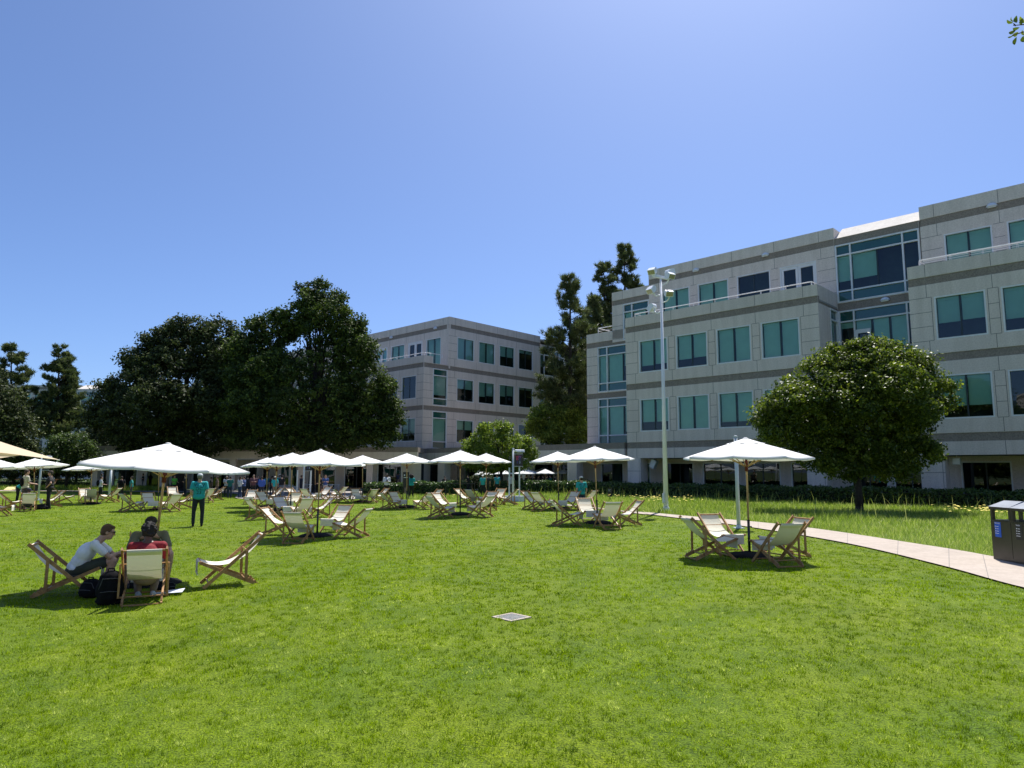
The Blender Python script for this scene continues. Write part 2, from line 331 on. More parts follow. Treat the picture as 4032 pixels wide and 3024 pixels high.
def curtain(root,mp,s0,s1,z0,z1,y,vm,hm,spans,bl,name='window',minor=()):
    """curtain wall bay: vm vertical bar positions, hm horizontal bars; spans = list of spandrel z ranges"""
    f=MB(mp);w=.09;d=y+.10
    for s in [s0+w/2,*vm,s1-w/2]: f.box(s-w/2,s+w/2,d-.14,d+.03,z0,z1)
    for z in [z0+w/2,*hm,z1-w/2]:
        xs=[s0+w/2,*vm,s1-w/2]
        for a,b in zip(xs[:-1],xs[1:]): f.box(a+w/2,b-w/2,d-.13,d+.03,z-w/2,z+w/2)
    fo=f.build(name,M['frame'],root)
    if minor:
        m=MB(mp)
        for s,a,b in minor: m.box(s-.04,s+.04,d-.03,d+.03,a,b)
        m.build('mullion',M['mull'],fo)
    p=MB(mp);q=MB(mp);zs=[z0,*hm,z1];b=MB(mp)
    xs=[s0,*vm,*[t[0] for t in minor],s1];xs=sorted(xs)
    for za,zb in zip(zs[:-1],zs[1:]):
        tgt=q if any(abs(za-a)<.05 and abs(zb-c)<.05 for a,c in spans) else p
        tgt.quad((s0+w,d,za+w/2),(s1-w,d,za+w/2),(s1-w,d,zb-w/2),(s0+w,d,zb-w/2))
        if tgt is q: q.build('spandrel',M['spandrel'],fo);q=MB(mp)
        if tgt is p:
            for i,(xa,xb) in enumerate(zip(xs[:-1],xs[1:])):
                k=bl[i%len(bl)]
                if k>0: b.box(xa+.06,xb-.06,d+.14,d+.145,zb-.05-(zb-za-.1)*k,zb-.05);b.box(xa+.06,xb-.06,d+.10,d+.135,zb-.2,zb-.05)
    if p.v:p.build('pane',M['glass'],fo)
    if b.v:b.build('blind',M['blind'],fo)
    return fo
def walllamp(root,mp,s,z,y):
    m=MB(mp);n=12
    vs=[];fs=[]
    for j in range(7):
        ph=math.pi/2*j/6
        for i in range(n+1):
            t=math.pi*i/n
            vs.append((s-.27*math.cos(t)*math.cos(ph)*1.0,y-.22*math.sin(t)*math.cos(ph),z+.22*math.sin(ph)))
    for j in range(6):
        for i in range(n): a=j*(n+1)+i; fs.append((a,a+1,a+n+2,a+n+1))
    m.add(vs,fs)
    m.add([(s-.27*math.cos(math.pi*i/n),y-.22*math.sin(math.pi*i/n),z) for i in range(n+1)],[tuple(range(n+1))])
    m.box(s-.2,s+.2,y-.1,y-.002,z-.06,z-.003)
    m.build('wall_light',M['white'],root)
def railing(root,mp,pts,z0,h,step=1.53,full=False,glass=False):
    m=MB(mp)
    for (a,b) in zip(pts[:-1],pts[1:]):
        A=Vector((a[0],a[1],z0+h));B=Vector((b[0],b[1],z0+h))
        m.cyl(A,B,.035,.035,8)
        if full or glass:
            for k in (.2,.45,.7): m.cyl(A-Vector((0,0,h*k)),B-Vector((0,0,h*k)),.012,.012,5)
        L=(B-A).length;n=max(1,round(L/step))
        for i in range(n+1):
            p=A.lerp(B,i/n);d=(B-A).normalized()*.045
            m.bar(p-d-Vector((0,0,h)),p-d*.5-Vector((0,0,.03)),.02,.02);m.bar(p+d-Vector((0,0,h)),p+d*.5-Vector((0,0,.03)),.02,.02)
            m.bar(p-d-Vector((0,0,h*.45)),p+d-Vector((0,0,h*.45)),.02,.03)
    m.build('railing',M['frame'],root)
def joints(jm,y,vl=(),hl=()):
    jm.mi=1
    for s,z0,z1 in vl: jm.box(s-.013,s+.013,y-.004,y+.01,z0,z1)
    for z,s0,s1 in hl: jm.box(s0,s1,y-.004,y+.01,z-.013,z+.013)
    jm.mi=0
BAYS=[(1.17,3.56),(4.24,6.64),(7.32,9.73),(10.42,12.86)]
BAYR=[(20.15,22.48),(23.15,25.5),(26.2,28.55)]
ROWS=[(4.72,7.07),(9.0,11.37)]
BANDZ=[3.53,7.81,12.10]
def facadeF1(root,W,Bd,J,s0,s1,bays,mp,blinds):
    ops=[]
    for z in BANDZ: ops.append((s0,s1,z,z+.44,.05))
    for a,b in bays:
        for r in ROWS: ops.append((a,b,r[0],r[1],.1))
    W.wall(s0,s1,2.82,13.25,0,ops)
    for z in BANDZ: Bd.box(s0+.02,s1-.02,.045,.3,z+.002,z+.438)
    for i,(a,b) in enumerate(bays):
        for j,r in enumerate(ROWS): window(root,mp,a,b,r[0],r[1],.02,blinds.get((j,i),(1,1)))
    # panel joints
    js=[]
    for z0,z1 in ((2.83,3.52),(3.99,4.70),(7.08,7.80),(8.26,8.98),(11.39,12.09),(12.56,13.24)):
        for i in range(len(bays)+1):
            s=(bays[i][0]-.34) if i<len(bays) else bays[-1][1]+.3
            if s0+.1<s<s1-.1: js.append((s,z0,z1))
    joints(J,0,js)
    segs=[(s0,bays[0][0]-.12)]+[(bays[i][1]+.1,bays[i+1][0]-.1) for i in range(len(bays)-1)]+[(bays[-1][1]+.1,s1)]
    for r in ROWS:
        hl=[]
        for a,b in segs:
            for z in (r[0]-.015,r[0]+.78,r[0]+1.57,r[1]+.015): hl.append((z,a,b))
        joints(J,0,(),hl)
        joints(J,0,[(x,r[0],r[1]) for a,b in segs for x in (a,b) if s0<x<s1])
# ---------------- building right (frame origin at left corner of projecting block)
def frame_obj(name,label,cat,P,az,group=None):
    a=rad(az);t=thing(name,label,cat,(P[0],P[1],0),math.atan2(math.cos(a),math.sin(a)),group);return t
R=frame_obj('office_building','four-storey pale concrete office with teal windows at right, its terrace railings facing the lawn','building',(8.459,50.5),134.27)
W=MB();Bd=MB();J=W;Rf=MB();Dk=MB();So=MB()
bl={(0,0):(.72,.72),(0,1):(1,1),(0,2):(.84,.84),(0,3):(1,1),(1,0):(.80,.78),(1,1):(.74,.72),(1,2):(1,1),(1,3):(1,1)}
facadeF1(R,W,Bd,J,0,14.05,BAYS,None,bl)
facadeF1(R,W,Bd,J,18.95,30,BAYR,None,{(0,0):(.72,.72),(0,1):(0,0),(1,0):(.62,.60),(1,1):(.72,.7)})
# side returns of projecting blocks
for s,sg in ((0,-1),(14.05,1),(18.95,-1)):
    y1=3.28
    for z0,z1 in ((2.82,3.53),(3.97,7.81),(8.25,12.10),(12.54,13.25)):
        if s==14.05 and z0 in (3.97,8.25):
            # return wall with narrow window strip near the recess
            W.quad((s,0,z0),(s,1.9,z0),(s,1.9,z1),(s,0,z1));continue
        W.quad((s,0,z0),(s,y1,z0),(s,y1,z1),(s,0,z1))
    for z in BANDZ:
        Bd.quad((s-.03*sg,.045,z+.002),(s-.03*sg,y1,z+.002),(s-.03*sg,y1,z+.438),(s-.03*sg,.045,z+.438))
side=lambda s,d,z:(14.05-d,s,z)
for z0,z1 in ((3.97,7.81),(8.25,12.10)):
    curtain(R,side,1.92,3.26,z0,z1,0.0,[],[z1-.72],[(z1-.72,z1)],[1,1])
# parapet tops / terrace floors / soffit
for a,b in ((0,14.05),(18.95,30)):
    Rf.box(a+.3,b-.0,.3,3.28,12.25,12.35); W.quad((a,0,13.25),(b,0,13.25),(b,.28,13.25),(a,.28,13.25)); W.quad((a,.28,12.35),(b,.28,12.35),(b,.28,13.25),(a,.28,13.25))
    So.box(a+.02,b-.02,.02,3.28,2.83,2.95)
for s in (0,13.77,18.95): W.box(s+.003,s+.277,.285,3.25,12.36,13.248)
# ground-floor piers
for a,b in ((0,1.12),(12.9,14.05),(18.95,20.1)):
    W.box(a+.003,b-.003,.003,.9,0,2.818); joints(J,0,(),[(z,a,b) for z in (.95,1.9)]);J.mi=1;J.box(b-.12,b-.10,-.004,.02,0,2.8);J.mi=0
# F0 ground wall with glazing
gb=[(-4.9,-2.7),(-2.1,-.2),(.96+.2,3.47),(4.23,6.94),(7.42,9.9),(10.6,12.9),(14.3,16.4),(16.7,18.6),(20.15,22.5),(23.2,25.5),(26.2,28.6)]
W.wall(-6.24,30,0,2.82,3.3,[(a,b,.02,2.53,.1) for a,b in gb])
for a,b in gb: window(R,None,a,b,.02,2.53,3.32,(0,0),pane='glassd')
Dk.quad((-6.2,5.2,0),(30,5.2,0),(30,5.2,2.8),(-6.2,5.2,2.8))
# left recessed bay
y=3.3
ops=[(-6.24,0,z,z+.44,.05) for z in BANDZ]+[(-5.1,-.0,4.0,7.79,.1),(-5.1,-.0,8.31,12.08,.1)]
W.wall(-6.24,0,2.82,13.3,y,ops)
for z in BANDZ: Bd.box(-6.22,-.02,y+.045,y+.3,z+.002,z+.438)
curtain(R,None,-5.1,-.02,4.0,7.79,y+.02,[-4.15],[4.75,7.09],[(7.09,7.79),(4.0,4.75)],[1,1,.9],minor=[(-2.62,4.8,7.05)])
curtain(R,None,-5.1,-.02,8.31,12.08,y+.02,[-4.15],[9.03,11.36],[(11.36,12.08),(8.31,9.03)],[1,1,.45],minor=[(-2.62,9.07,11.3)])
joints(J,y,(),[(z,-6.24,-5.12) for z in (4.74,5.5,6.28,7.06,9.0,9.8,10.6,11.35)]);joints(J,y,[(-5.12,4.0,7.8),(-5.12,8.3,12.1)])
W.quad((-6.24,y,0),(-6.24,24,0),(-6.24,24,13.3),(-6.24,y,13.3)); W.quad((-6.24,y,13.3),(-3.57,y,13.3),(-3.57,y+.28,13.3),(-6.24,y+.28,13.3));Rf.box(-6.2,-3.57,y+.3,24,12.25,12.35)
# top storey
ops=[(-3.57,0,15.36,15.78,.05),(-2.5,0,12.4,15.32,.1),(0,14.07,16.46,16.9,.05)]+[(a,b,12.4,15.72,.1) for a,b in ((1.15,3.55),(4.24,6.67),(7.34,9.76),(10.45,12.87))]
W.wall(-3.57,0,12.3,16.47,y,ops[:2]); W.wall(0,14.07,12.3,17.65,y,ops[2:])
Bd.box(-3.55,-.02,y+.045,y+.3,15.362,15.778);Bd.box(.02,14.05,y+.045,y+.3,16.462,16.898)
W.quad((0,y,16.47),(0,24,16.47),(0,24,17.65),(0,y,17.65)); W.quad((-3.57,y,12.3),(-3.57,24,12.3),(-3.57,24,16.47),(-3.57,y,16.47))
W.quad((14.07,y,16.9),(14.07,y+1.6,17.65),(14.07,y,17.65),(14.07,y,17.6))
W.box(13.2,14.066,y+.01,y+1.55,16.95,17.645)
Rf.box(-3.55,0,y+.2,24,16.3,16.46);Rf.box(0,14,y+.2,24,17.4,17.6)
curtain(R,None,-2.5,-.02,12.4,15.32,y+.02,[-1.65],[14.65],[(14.65,15.32)],[1,1,1],minor=[(-.35,12.5,14.6)])
for i,(a,b) in enumerate(((1.15,3.55),(4.24,6.67),(7.34,9.76))): window(R,None,a,b,12.4,15.72,y+.02,(1,1) if i<2 else (0,0))
window(R,None,10.45,12.87,12.4,15.72,y+.02,(0,0),name='door',door=True)
js=[(s,16.91,17.64) for s in (1.05,3.9,7.0,10.1,13.1)]+[(s,15.75,16.45) for s in (.9,3.9,7.0,10.1,13.2)]
joints(J,y,js,[(z,a,b) for z in (13.35,14.15,14.95,15.735) for a,b in ((0,1.05),(3.65,4.14),(6.77,7.24),(9.86,10.35),(12.97,14.07))]);joints(J,y,[(-2.52,12.4,15.35),(-2.52,15.8,16.46)],[(13.6,-3.57,-2.5),(14.5,-3.57,-2.5)])
# glazed recess 14.05-18.95
zs=[(4.0,7.79),(8.31,12.08),(12.63,16.43)]
W.wall(14.05,18.95,3.3,16.9,y,[(14.07,18.93,a,b,.1) for a,b in zs]+[(14.07,18.93,z,z+.5,.05) for z in (3.5,7.8,12.09)]+[(14.07,18.93,16.44,16.9,.05)])
for z in (3.5,7.8,12.1): Bd.box(14.08,18.92,y+.045,y+.3,z+.002,z+.49)
Bd.box(14.08,18.92,y+.045,y+.3,16.442,16.898)
curtain(R,None,14.08,18.92,12.63,16.43,y+.02,[15.0,18.0],[13.36,15.72],[(15.72,16.43),(12.63,13.36)],[.72,.70,0,0],minor=[(16.52,13.4,15.68)])
c3=curtain(R,None,14.08,18.92,8.31,12.08,y+.02,[15.0,18.0],[11.37],[(11.37,12.08)],[.12,.25,1,1],minor=[(16.0,8.4,11.3),(17.0,8.4,11.3)])
c2=curtain(R,None,14.08,18.92,4.0,7.79,y+.02,[15.0,18.0],[4.75,7.09],[(7.09,7.79),(4.0,4.75)],[1,1,1],minor=[(16.5,4.8,7.05)])
d=MB();d.box(15.05,15.2,y-.06,y-.02,8.4,10.75);d.box(15.8,15.95,y-.06,y-.02,8.4,10.75);d.box(15.2,15.8,y-.06,y-.02,10.5,10.75);d.box(15.2,15.8,y-.06,y-.02,8.4,8.7);d.build('door',M['frame'],R)
# sloped pale coping of the recess
Sl=MB();Sl.add([(14.07,y+.06,16.9),(18.99,y+.06,16.9),(18.99,y+1.7,18.0),(14.07,y+1.7,18.0),(14.07,y+1.75,16.9),(18.99,y+1.75,16.9)],[(0,1,2,3),(3,2,5,4),(0,3,4),(1,5,2)]);Sl.build('sloped_coping',M['sail_conc'],R)
Rf.box(14.0,19.0,y+1.8,24,16.9,17.2)
# right part top storey
ro=[(18.99,30,16.46,16.9,.05)]+[(a,b,12.4,15.72,.1) for a,b in ((20.17,22.51),(23.2,25.5),(26.2,28.5))]
W.wall(18.99,30,12.3,17.69,y,ro);Bd.box(19.01,29.98,y+.045,y+.3,16.462,16.898)
for a,b in ((20.17,22.51),(23.2,25.5),(26.2,28.5)): window(R,None,a,b,12.4,15.72,y+.02,(1,1))
joints(J,y,[(s,16.91,17.68) for s in (19.75,22.9,26)]+[(s,15.74,16.45) for s in (19.85,22.9)],[(z,19.0,20.07) for z in (13.35,14.15,14.95,15.735)]+[(z,22.6,23.1) for z in (13.35,14.15,14.95,15.735)])
W.quad((18.99,y,16.9),(18.99,y,17.69),(18.99,24,17.69),(18.99,24,16.9));Rf.box(19,30,y+.2,24,17.4,17.6)
Rf.quad((-3.5,24,0),(30,24,0),(30,24,17.5),(-3.5,24,17.5));Rf.quad((30,0,0),(30,24,0),(30,24,17.5),(30,0,17.5))
# railings, lamps, small boxes
railing(R,None,[(.56,.5),(13.55,.5),(13.55,3.1)],13.25,.34);railing(R,None,[(.56,3.1),(.56,.5)],13.25,.34)
railing(R,None,[(19.46,3.1),(19.46,.55),(29.9,.55)],13.25,.42,glass=True)
railing(R,None,[(-5.3,22),(-5.3,y+.4),(-.2,y+.4)],12.56,1.25,full=True)
railing(R,None,[(14.2,2.4),(18.8,2.4)],8.25,1.05,glass=True)
for s,z in ((4.15,16.78),(9.5,16.78),(22.6,16.75)): walllamp(R,None,s,z,y)
walllamp(R,None,16.85,12.33,y)
# near-black planes standing in for the unlit rooms
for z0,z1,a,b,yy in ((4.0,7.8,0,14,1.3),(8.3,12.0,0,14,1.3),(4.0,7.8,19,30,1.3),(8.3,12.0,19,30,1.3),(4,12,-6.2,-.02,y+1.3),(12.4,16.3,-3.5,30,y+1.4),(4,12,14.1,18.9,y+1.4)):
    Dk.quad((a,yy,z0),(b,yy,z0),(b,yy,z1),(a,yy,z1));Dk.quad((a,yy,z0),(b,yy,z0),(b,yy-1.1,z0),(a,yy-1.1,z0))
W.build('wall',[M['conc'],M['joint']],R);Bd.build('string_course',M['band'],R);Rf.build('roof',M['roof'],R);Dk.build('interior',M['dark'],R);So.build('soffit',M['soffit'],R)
# tilted loudspeakers under the soffit
def frame_pt(o,p): return o.matrix_world@Vector(p)
bpy.context.view_layer.update()
def speaker(s,z,ang,lab,wd=.42,hh=.62):
    p=frame_pt(R,(s,.75,z));t=thing('outdoor_speaker',lab,'speaker',p,R.rotation_euler[2])
    m=MB();m.box(-wd/2,wd/2,-.16,.16,-hh/2,hh/2);o=m.build('cabinet',M['ltgrey'],t);o.rotation_euler=(0,ang,0)
    b=MB();b.cyl((0,0,0),(0,.0,2.82-z-.02),.02);b.build('bracket',M['frame'],t)
    g=MB();g.box(-wd/2+.04,wd/2-.04,-.168,-.161,-hh/2+.04,hh/2-.04);g.build('grille',M['frame'],o)
speaker(1.75,2.42,rad(28),'white box speaker hanging tilted under the soffit beside the tall floodlight pole')
speaker(20.5,2.5,0,'small white box speaker under the soffit at the right edge behind the round tree',.36,.34)
# ---------------- building middle
B2=frame_obj('office_building','four-storey pale concrete corner office in the centre distance behind the dark oaks','building',(-8.79,67.64),133.31)
W=MB();Bd=MB();J=W;Rf=MB();Dk=MB()
mA=None; mB=lambda s,d,z:(-d,s,z)
WB=MB(mB);BB=MB(mB);JB=WB;DB=MB(mB)
baysA=[(-3.5,-1.14),(-6.6,-4.2),(-9.7,-7.3),(-12.8,-10.4),(-15.9,-13.5),(-19,-16.6)]
LA=-46
ops=[(LA,0,z,z+.46,.05) for z in BANDZ]+[(a,b,r[0],r[1],.1) for a,b in baysA for r in ROWS]
W.wall(LA,0,2.82,13.28,0,ops)
for z in BANDZ: Bd.box(LA+.02,-.02,.045,.3,z+.002,z+.458)
for i,(a,b) in enumerate(baysA):
    for j,r in enumerate(ROWS): window(B2,mA,a,b,r[0],r[1],.02,{(0,0):(.65,.65)}.get((j,i),(0,0) if j else (.3,.3)))
joints(J,0,[(s,z0,z1) for s in (-.9,-3.85,-6.95,-10.05) for z0,z1 in ((4,4.7),(7.08,7.8),(8.28,8.98),(11.39,12.09))],[(z,-1.05,0) for r in ROWS for z in (r[0]-.015,r[0]+.78,r[0]+1.57,r[1]+.015)])
# 4th floor set back
wa=[(-3.69,-1.29),(-6.8,-4.34),(-9.89,-7.45),(-12.97,-10.57),(-16.1,-13.7)]
W.wall(LA,-.0,12.3,17.75,3.3,[(LA,0,16.5,16.96,.05)]+[(a,b,12.4,15.77,.1) for a,b in wa])
Bd.box(LA+.02,-.02,3.345,3.6,16.502,16.958)
for i,(a,b) in enumerate(wa): window(B2,mA,a,b,12.4,15.77,3.32,(1,1) if i!=1 else (0,0),name='door' if i in(1,3) else 'window',door=i in(1,3),bm='blindb' if i==3 else 'blind')
joints(J,3.3,[(s,z0,z1) for s in (-1,-4.0,-7.1,-10.2,-13.3) for z0,z1 in ((16.97,17.74),(15.79,16.49))])
W.quad((LA,0,13.28),(0,0,13.28),(0,.28,13.28),(LA,.28,13.28));W.quad((LA,.28,12.3),(0,.28,12.3),(0,.28,13.28),(LA,.28,13.28));Rf.box(LA,-.3,.3,3.28,12.25,12.35)
# B face
bw=[(4.46,6.9),(7.57,10.07),(10.77,13.24),(13.9,16.4)]
ops=[(0,17.7,z,z+.46,.05) for z in BANDZ]+[(a,b,r[0],r[1],.1) for a,b in bw for r in ROWS]+[(1.22,3.15,4.0,7.78,.1),(1.22,3.15,8.33,12.1,.1)]
WB.wall(0,17.7,2.82,12.6,0,ops);WB.wall(0,1.2,12.6,13.28,0);WB.wall(3.22,17.7,12.6,17.75,0,[(3.22,17.7,16.5,16.96,.05)]+[(a,b,13.39,15.75,.1) for a,b in bw])
for z in BANDZ: BB.box(.02,17.68,.045,.3,z+.002,z+.458)
BB.box(3.24,17.68,.045,.3,16.502,16.958)
for a,b in ((4.0,7.78),(8.33,12.1)): curtain(B2,mB,1.22,3.15,a,b,.02,[],[a+.72,b-.7],[(b-.7,b),(a,a+.72)],[.85 if a>5 else 1])
tb=[{0:(.42,.42),1:(.45,.45),2:(.3,.3),3:(0,0)},{0:(.42,.42),1:(.68,.62),2:(.55,.5),3:(.1,.1)},{0:(1,1),1:(1,1),2:(.5,.5),3:(.15,.15)}]
for i,(a,b) in enumerate(bw):
    for j,r in enumerate(ROWS+[(13.39,15.75)]): window(B2,mB,a,b,r[0],r[1],.02,tb[j][i])
vj=[(s,z0,z1) for s in (4.1,7.2,10.4,13.55,16.7) for z0,z1 in ((4,4.7),(7.08,7.8),(8.28,8.98),(11.39,12.09),(12.58,13.37),(15.77,16.49),(16.97,17.74))]
joints(JB,0,vj,[(z,3.2,4.4) for z in (13.38,14.17,14.97,15.76,4.7,5.5,6.3,7.07,9,9.8,10.55,11.38)]+[(z,0,1.2) for z in (4.7,5.5,6.3,7.07,9,9.8,10.55,11.38)])
gB=[(1.2,3.2),(4.5,6.9),(7.6,10.1),(10.8,13.2),(13.9,16.4),(17.9,20.4),(21,23.5)]
WB.wall(-.9,32,0,2.82,.9,[(a,b,.02,2.5,.1) for a,b in gB])
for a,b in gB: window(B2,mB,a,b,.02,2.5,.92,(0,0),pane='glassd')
DB.quad((-.8,2.2,0),(32,2.2,0),(32,2.2,2.8),(-.8,2.2,2.8));WB.box(-.1,.95,-.1,.85,0,2.815);WB.box(6.95,7.55,.1,.85,0,2.815)
# taller end beyond: curtain + wall
WB.wall(17.7,32,2.82,16.9,.4,[(17.9,22.6,13.2,16.4,.1),(17.9,22.6,8.4,12.1,.1),(17.9,22.6,4,7.8,.1)]);WB.wall(22.9,32,16.9,17.75,0)
for a,b in ((13.2,16.4),(8.4,12.1),(4,7.8)): curtain(B2,mB,17.9,22.6,a,b,.42,[18.9,21.7],[b-.7],[(b-.7,b)],[.6,0,.4])
s_=MB(mB);s_.quad((17.7,.5,16.92),(22.9,.5,16.92),(22.9,2.2,17.6),(17.7,2.2,17.6));s_.build('sloped_coping',M['sail_conc'],B2)
W.box(-.28,0-.003,3.3,3.5,12.3,17.7)
W.quad((0,3.22,12.55),(0,3.22,17.7),(-.3,3.22,17.7),(-.3,3.22,12.55))
Rf.box(LA,-.3,3.5,30,17.3,17.5);Rf.quad((LA,3.3,0),(LA,30,0),(LA,30,17.5),(LA,3.3,17.5))
railing(B2,None,[(-17,.4),(-.4,.4),(-.4,1.2),(-.25,2.6)],13.28,.36);
for s in (-2.2,-9.9): walllamp(B2,mA,s,16.75,3.3)
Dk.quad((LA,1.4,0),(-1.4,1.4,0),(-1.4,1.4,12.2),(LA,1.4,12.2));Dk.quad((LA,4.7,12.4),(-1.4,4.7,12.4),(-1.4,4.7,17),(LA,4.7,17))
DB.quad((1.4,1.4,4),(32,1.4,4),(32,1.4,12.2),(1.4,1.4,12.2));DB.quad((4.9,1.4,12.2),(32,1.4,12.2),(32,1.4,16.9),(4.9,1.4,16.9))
# ground floor on A side : piers and dark glass
ga=[(-3.2,-.9),(-6.4,-4.1),(-9.6,-7.2),(-12.8,-10.4),(-16,-13.6),(-19,-16.7)]
W.wall(LA,0,0,2.82,1.1,[(a,b,.02,2.5,.1) for a,b in ga])
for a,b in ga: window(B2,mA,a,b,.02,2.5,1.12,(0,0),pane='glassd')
for s in (-.9,-4.1,-7.2,-10.4,-13.6): W.box(s,s+.9,.003,.5,0,2.818)
W.build('wall',[M['conc'],M['joint']],B2);Bd.build('string_course',M['band'],B2);Rf.build('roof',M['roof'],B2);Dk.build('interior',M['dark'],B2)
WB.build('wall',[M['conc'],M['joint']],B2);BB.build('string_course',M['band'],B2);DB.build('interior',M['dark'],B2)
# ---------------- single-storey connector between the two
Cn=frame_obj('covered_walkway','single-storey concrete arcade with brown top course joining the two office blocks','walkway',(-8.46,67.43),135.1)
L=23.8;W=MB();Bd=MB();So=MB();Dk=MB()
W.box(0.2,L-.1,0,.3,2.82,3.53);Bd.box(.2,L-.1,.01,.32,3.532,3.98);So.box(.2,L-.1,.32,7.9,2.84,2.95);Bd.box(.2,L-.1,.33,8,3.7,3.96)  # roof and soffit extended back, out of sight, to keep the sun out
for s in (2.0,7.4,12.8,18.2): W.box(s,s+.95,.003,.8,0,2.818)
W.wall(0,L,0,2.82,4.2,[(a,a+2.5,.02,2.5,.1) for a in (1,4.2,7.4,10.6,13.8,17,20.2)])
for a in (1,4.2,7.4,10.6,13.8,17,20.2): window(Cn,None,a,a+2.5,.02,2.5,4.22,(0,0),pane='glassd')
Dk.quad((0,6,0),(L,6,0),(L,6,2.83),(0,6,2.83));Dk.quad((0,4.4,.25),(L,4.4,.25),(L,6,.25),(0,6,.25))
joints(W,0,[(s,2.83,3.52) for s in (1.5,4.6,7.7,10.8,13.9,17,20.1)])
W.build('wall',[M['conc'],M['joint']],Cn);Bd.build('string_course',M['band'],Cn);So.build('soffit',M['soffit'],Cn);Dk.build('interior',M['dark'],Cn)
# ---------------- cafe wing at left under the oaks
Cf=frame_obj('glass_pavilion','low glazed cafe wing with pale piers and open white doors in deep oak shade','pavilion',(-38,62.5),90)
W=MB();Bd=MB();Dk=MB();L=29.5
W.box(0,L,0,.3,2.82,3.5);Bd.box(0,L,.01,5,3.502,3.95)
op=[(a,a+2.3,.02,2.6,.1) for a in np.arange(.6,L-2.5,3.1)]
W.wall(0,L,0,2.82,2.5,op)
for i,o in enumerate(op): window(Cf,None,o[0],o[1],o[2],o[3],2.52,(0,0),pane='glassd',door=(i in (2,5)),name='door' if i in (2,5) else 'window')
for s in np.arange(0.1,L,6.2): W.box(s,s+.55,.003,.5,0,2.818)
Dk.quad((0,4.5,0),(L,4.5,0),(L,4.5,2.8),(0,4.5,2.8))
dm=MB()
for s in (6.9,8.0,14.6,15.7): dm.box(s,s+.06,1.2,2.4,0.02,2.4);dm.box(s-.02,s+.08,1.2,1.32,0.02,2.45)
dm.build('open_door',M['frame'],Cf)
W.build('wall',M['conc'],Cf);Bd.build('string_course',M['band'],Cf);Dk.build('interior',M['dark'],Cf)
# ---------------- far-left building
p=at(20,1700,128);q=at(330,1700,128)
B3=frame_obj('office_building','distant shaded office block at far left behind two tall pines','building',(p.x-14,128),93)
W=MB();Bd=MB();Dk=MB();L3=(q.x-p.x)+14
op=[(0,L3,z,z+.46,.05) for z in BANDZ+[16.4]];ws=[]
for a in np.arange(1,L3-2.6,3.1):
    for r in ROWS+[(13.3,15.7)]: op.append((a,a+2.4,r[0],r[1],.1));ws.append((a,a+2.4,r[0],r[1]))
W.wall(0,L3,0,17.2,0,op)
for z in BANDZ+[16.4]: Bd.box(.02,L3-.02,.045,.3,z+.002,z+.458)
for i,o in enumerate(ws): window(B3,None,*o,.02,((.0,.0),(.4,.4),(.7,.7))[i%3])
W.wall(L3,L3+40,0,16.3,-1.5,[(L3+.2,L3+5,a,b,.1) for a,b in ((4,7.8),(8.3,12.1),(12.6,15.8))]);W.quad((L3,0,0),(L3,-1.5,0),(L3,-1.5,16.3),(L3,0,16.3))
for a,b in ((4,7.8),(8.3,12.1),(12.6,15.8)): curtain(B3,None,L3+.2,L3+5,a,b,-1.48,[L3+3.3],[a+.8,b-.8],[(b-.8,b),(a,a+.8)],[.5,0])
Rf=MB();Rf.box(0,L3,.3,14,16.9,17.1);Rf.quad((L3,-1.4,16.3),(L3+5,-1.4,16.3),(L3+5,1,17.3),(L3,1,17.3))
Dk.quad((0,1.5,0),(L3+6,1.5,0),(L3+6,1.5,16),(0,1.5,16))
W.build('wall',M['conc'],B3);Bd.build('string_course',M['band'],B3);Rf.build('sloped_roof',M['sail_conc'],B3);Dk.build('interior',M['dark'],B3)

# ---------------- unseen building behind the viewpoint, added for bounce light and window reflections
B4=frame_obj('office_building','unseen pale office block across the lawn, added for bounce light and window reflections','building',(-78,-52),-90+180)
B4.rotation_euler=(0,0,math.pi);B4.location=(62,-46,0)
W=MB();Bd=MB();Dk=MB();L4=140;op=[(0,L4,z,z+.46,.05) for z in BANDZ+[16.4]];ws=[]
for a in np.arange(2,L4-3,3.1):
    for r in ROWS+[(13.3,15.7),(.3,2.6)]: op.append((a,a+2.4,r[0],r[1],.1));ws.append((a,a+2.4,r[0],r[1]))
W.wall(0,L4,0,17.4,0,op)
for z in BANDZ+[16.4]: Bd.box(.02,L4-.02,.045,.3,z+.002,z+.458)
g_=MB()
for a,b,c,d_ in ws: g_.quad((a,.09,c),(b,.09,c),(b,.09,d_),(a,.09,d_))
W.build('wall',M['conc'],B4);Bd.build('string_course',M['band'],B4);g_.build('glazing',M['spandrel'],B4)
Rf=MB();Rf.box(0,L4,.3,14,16.9,17.1);Rf.build('roof',M['roof'],B4)
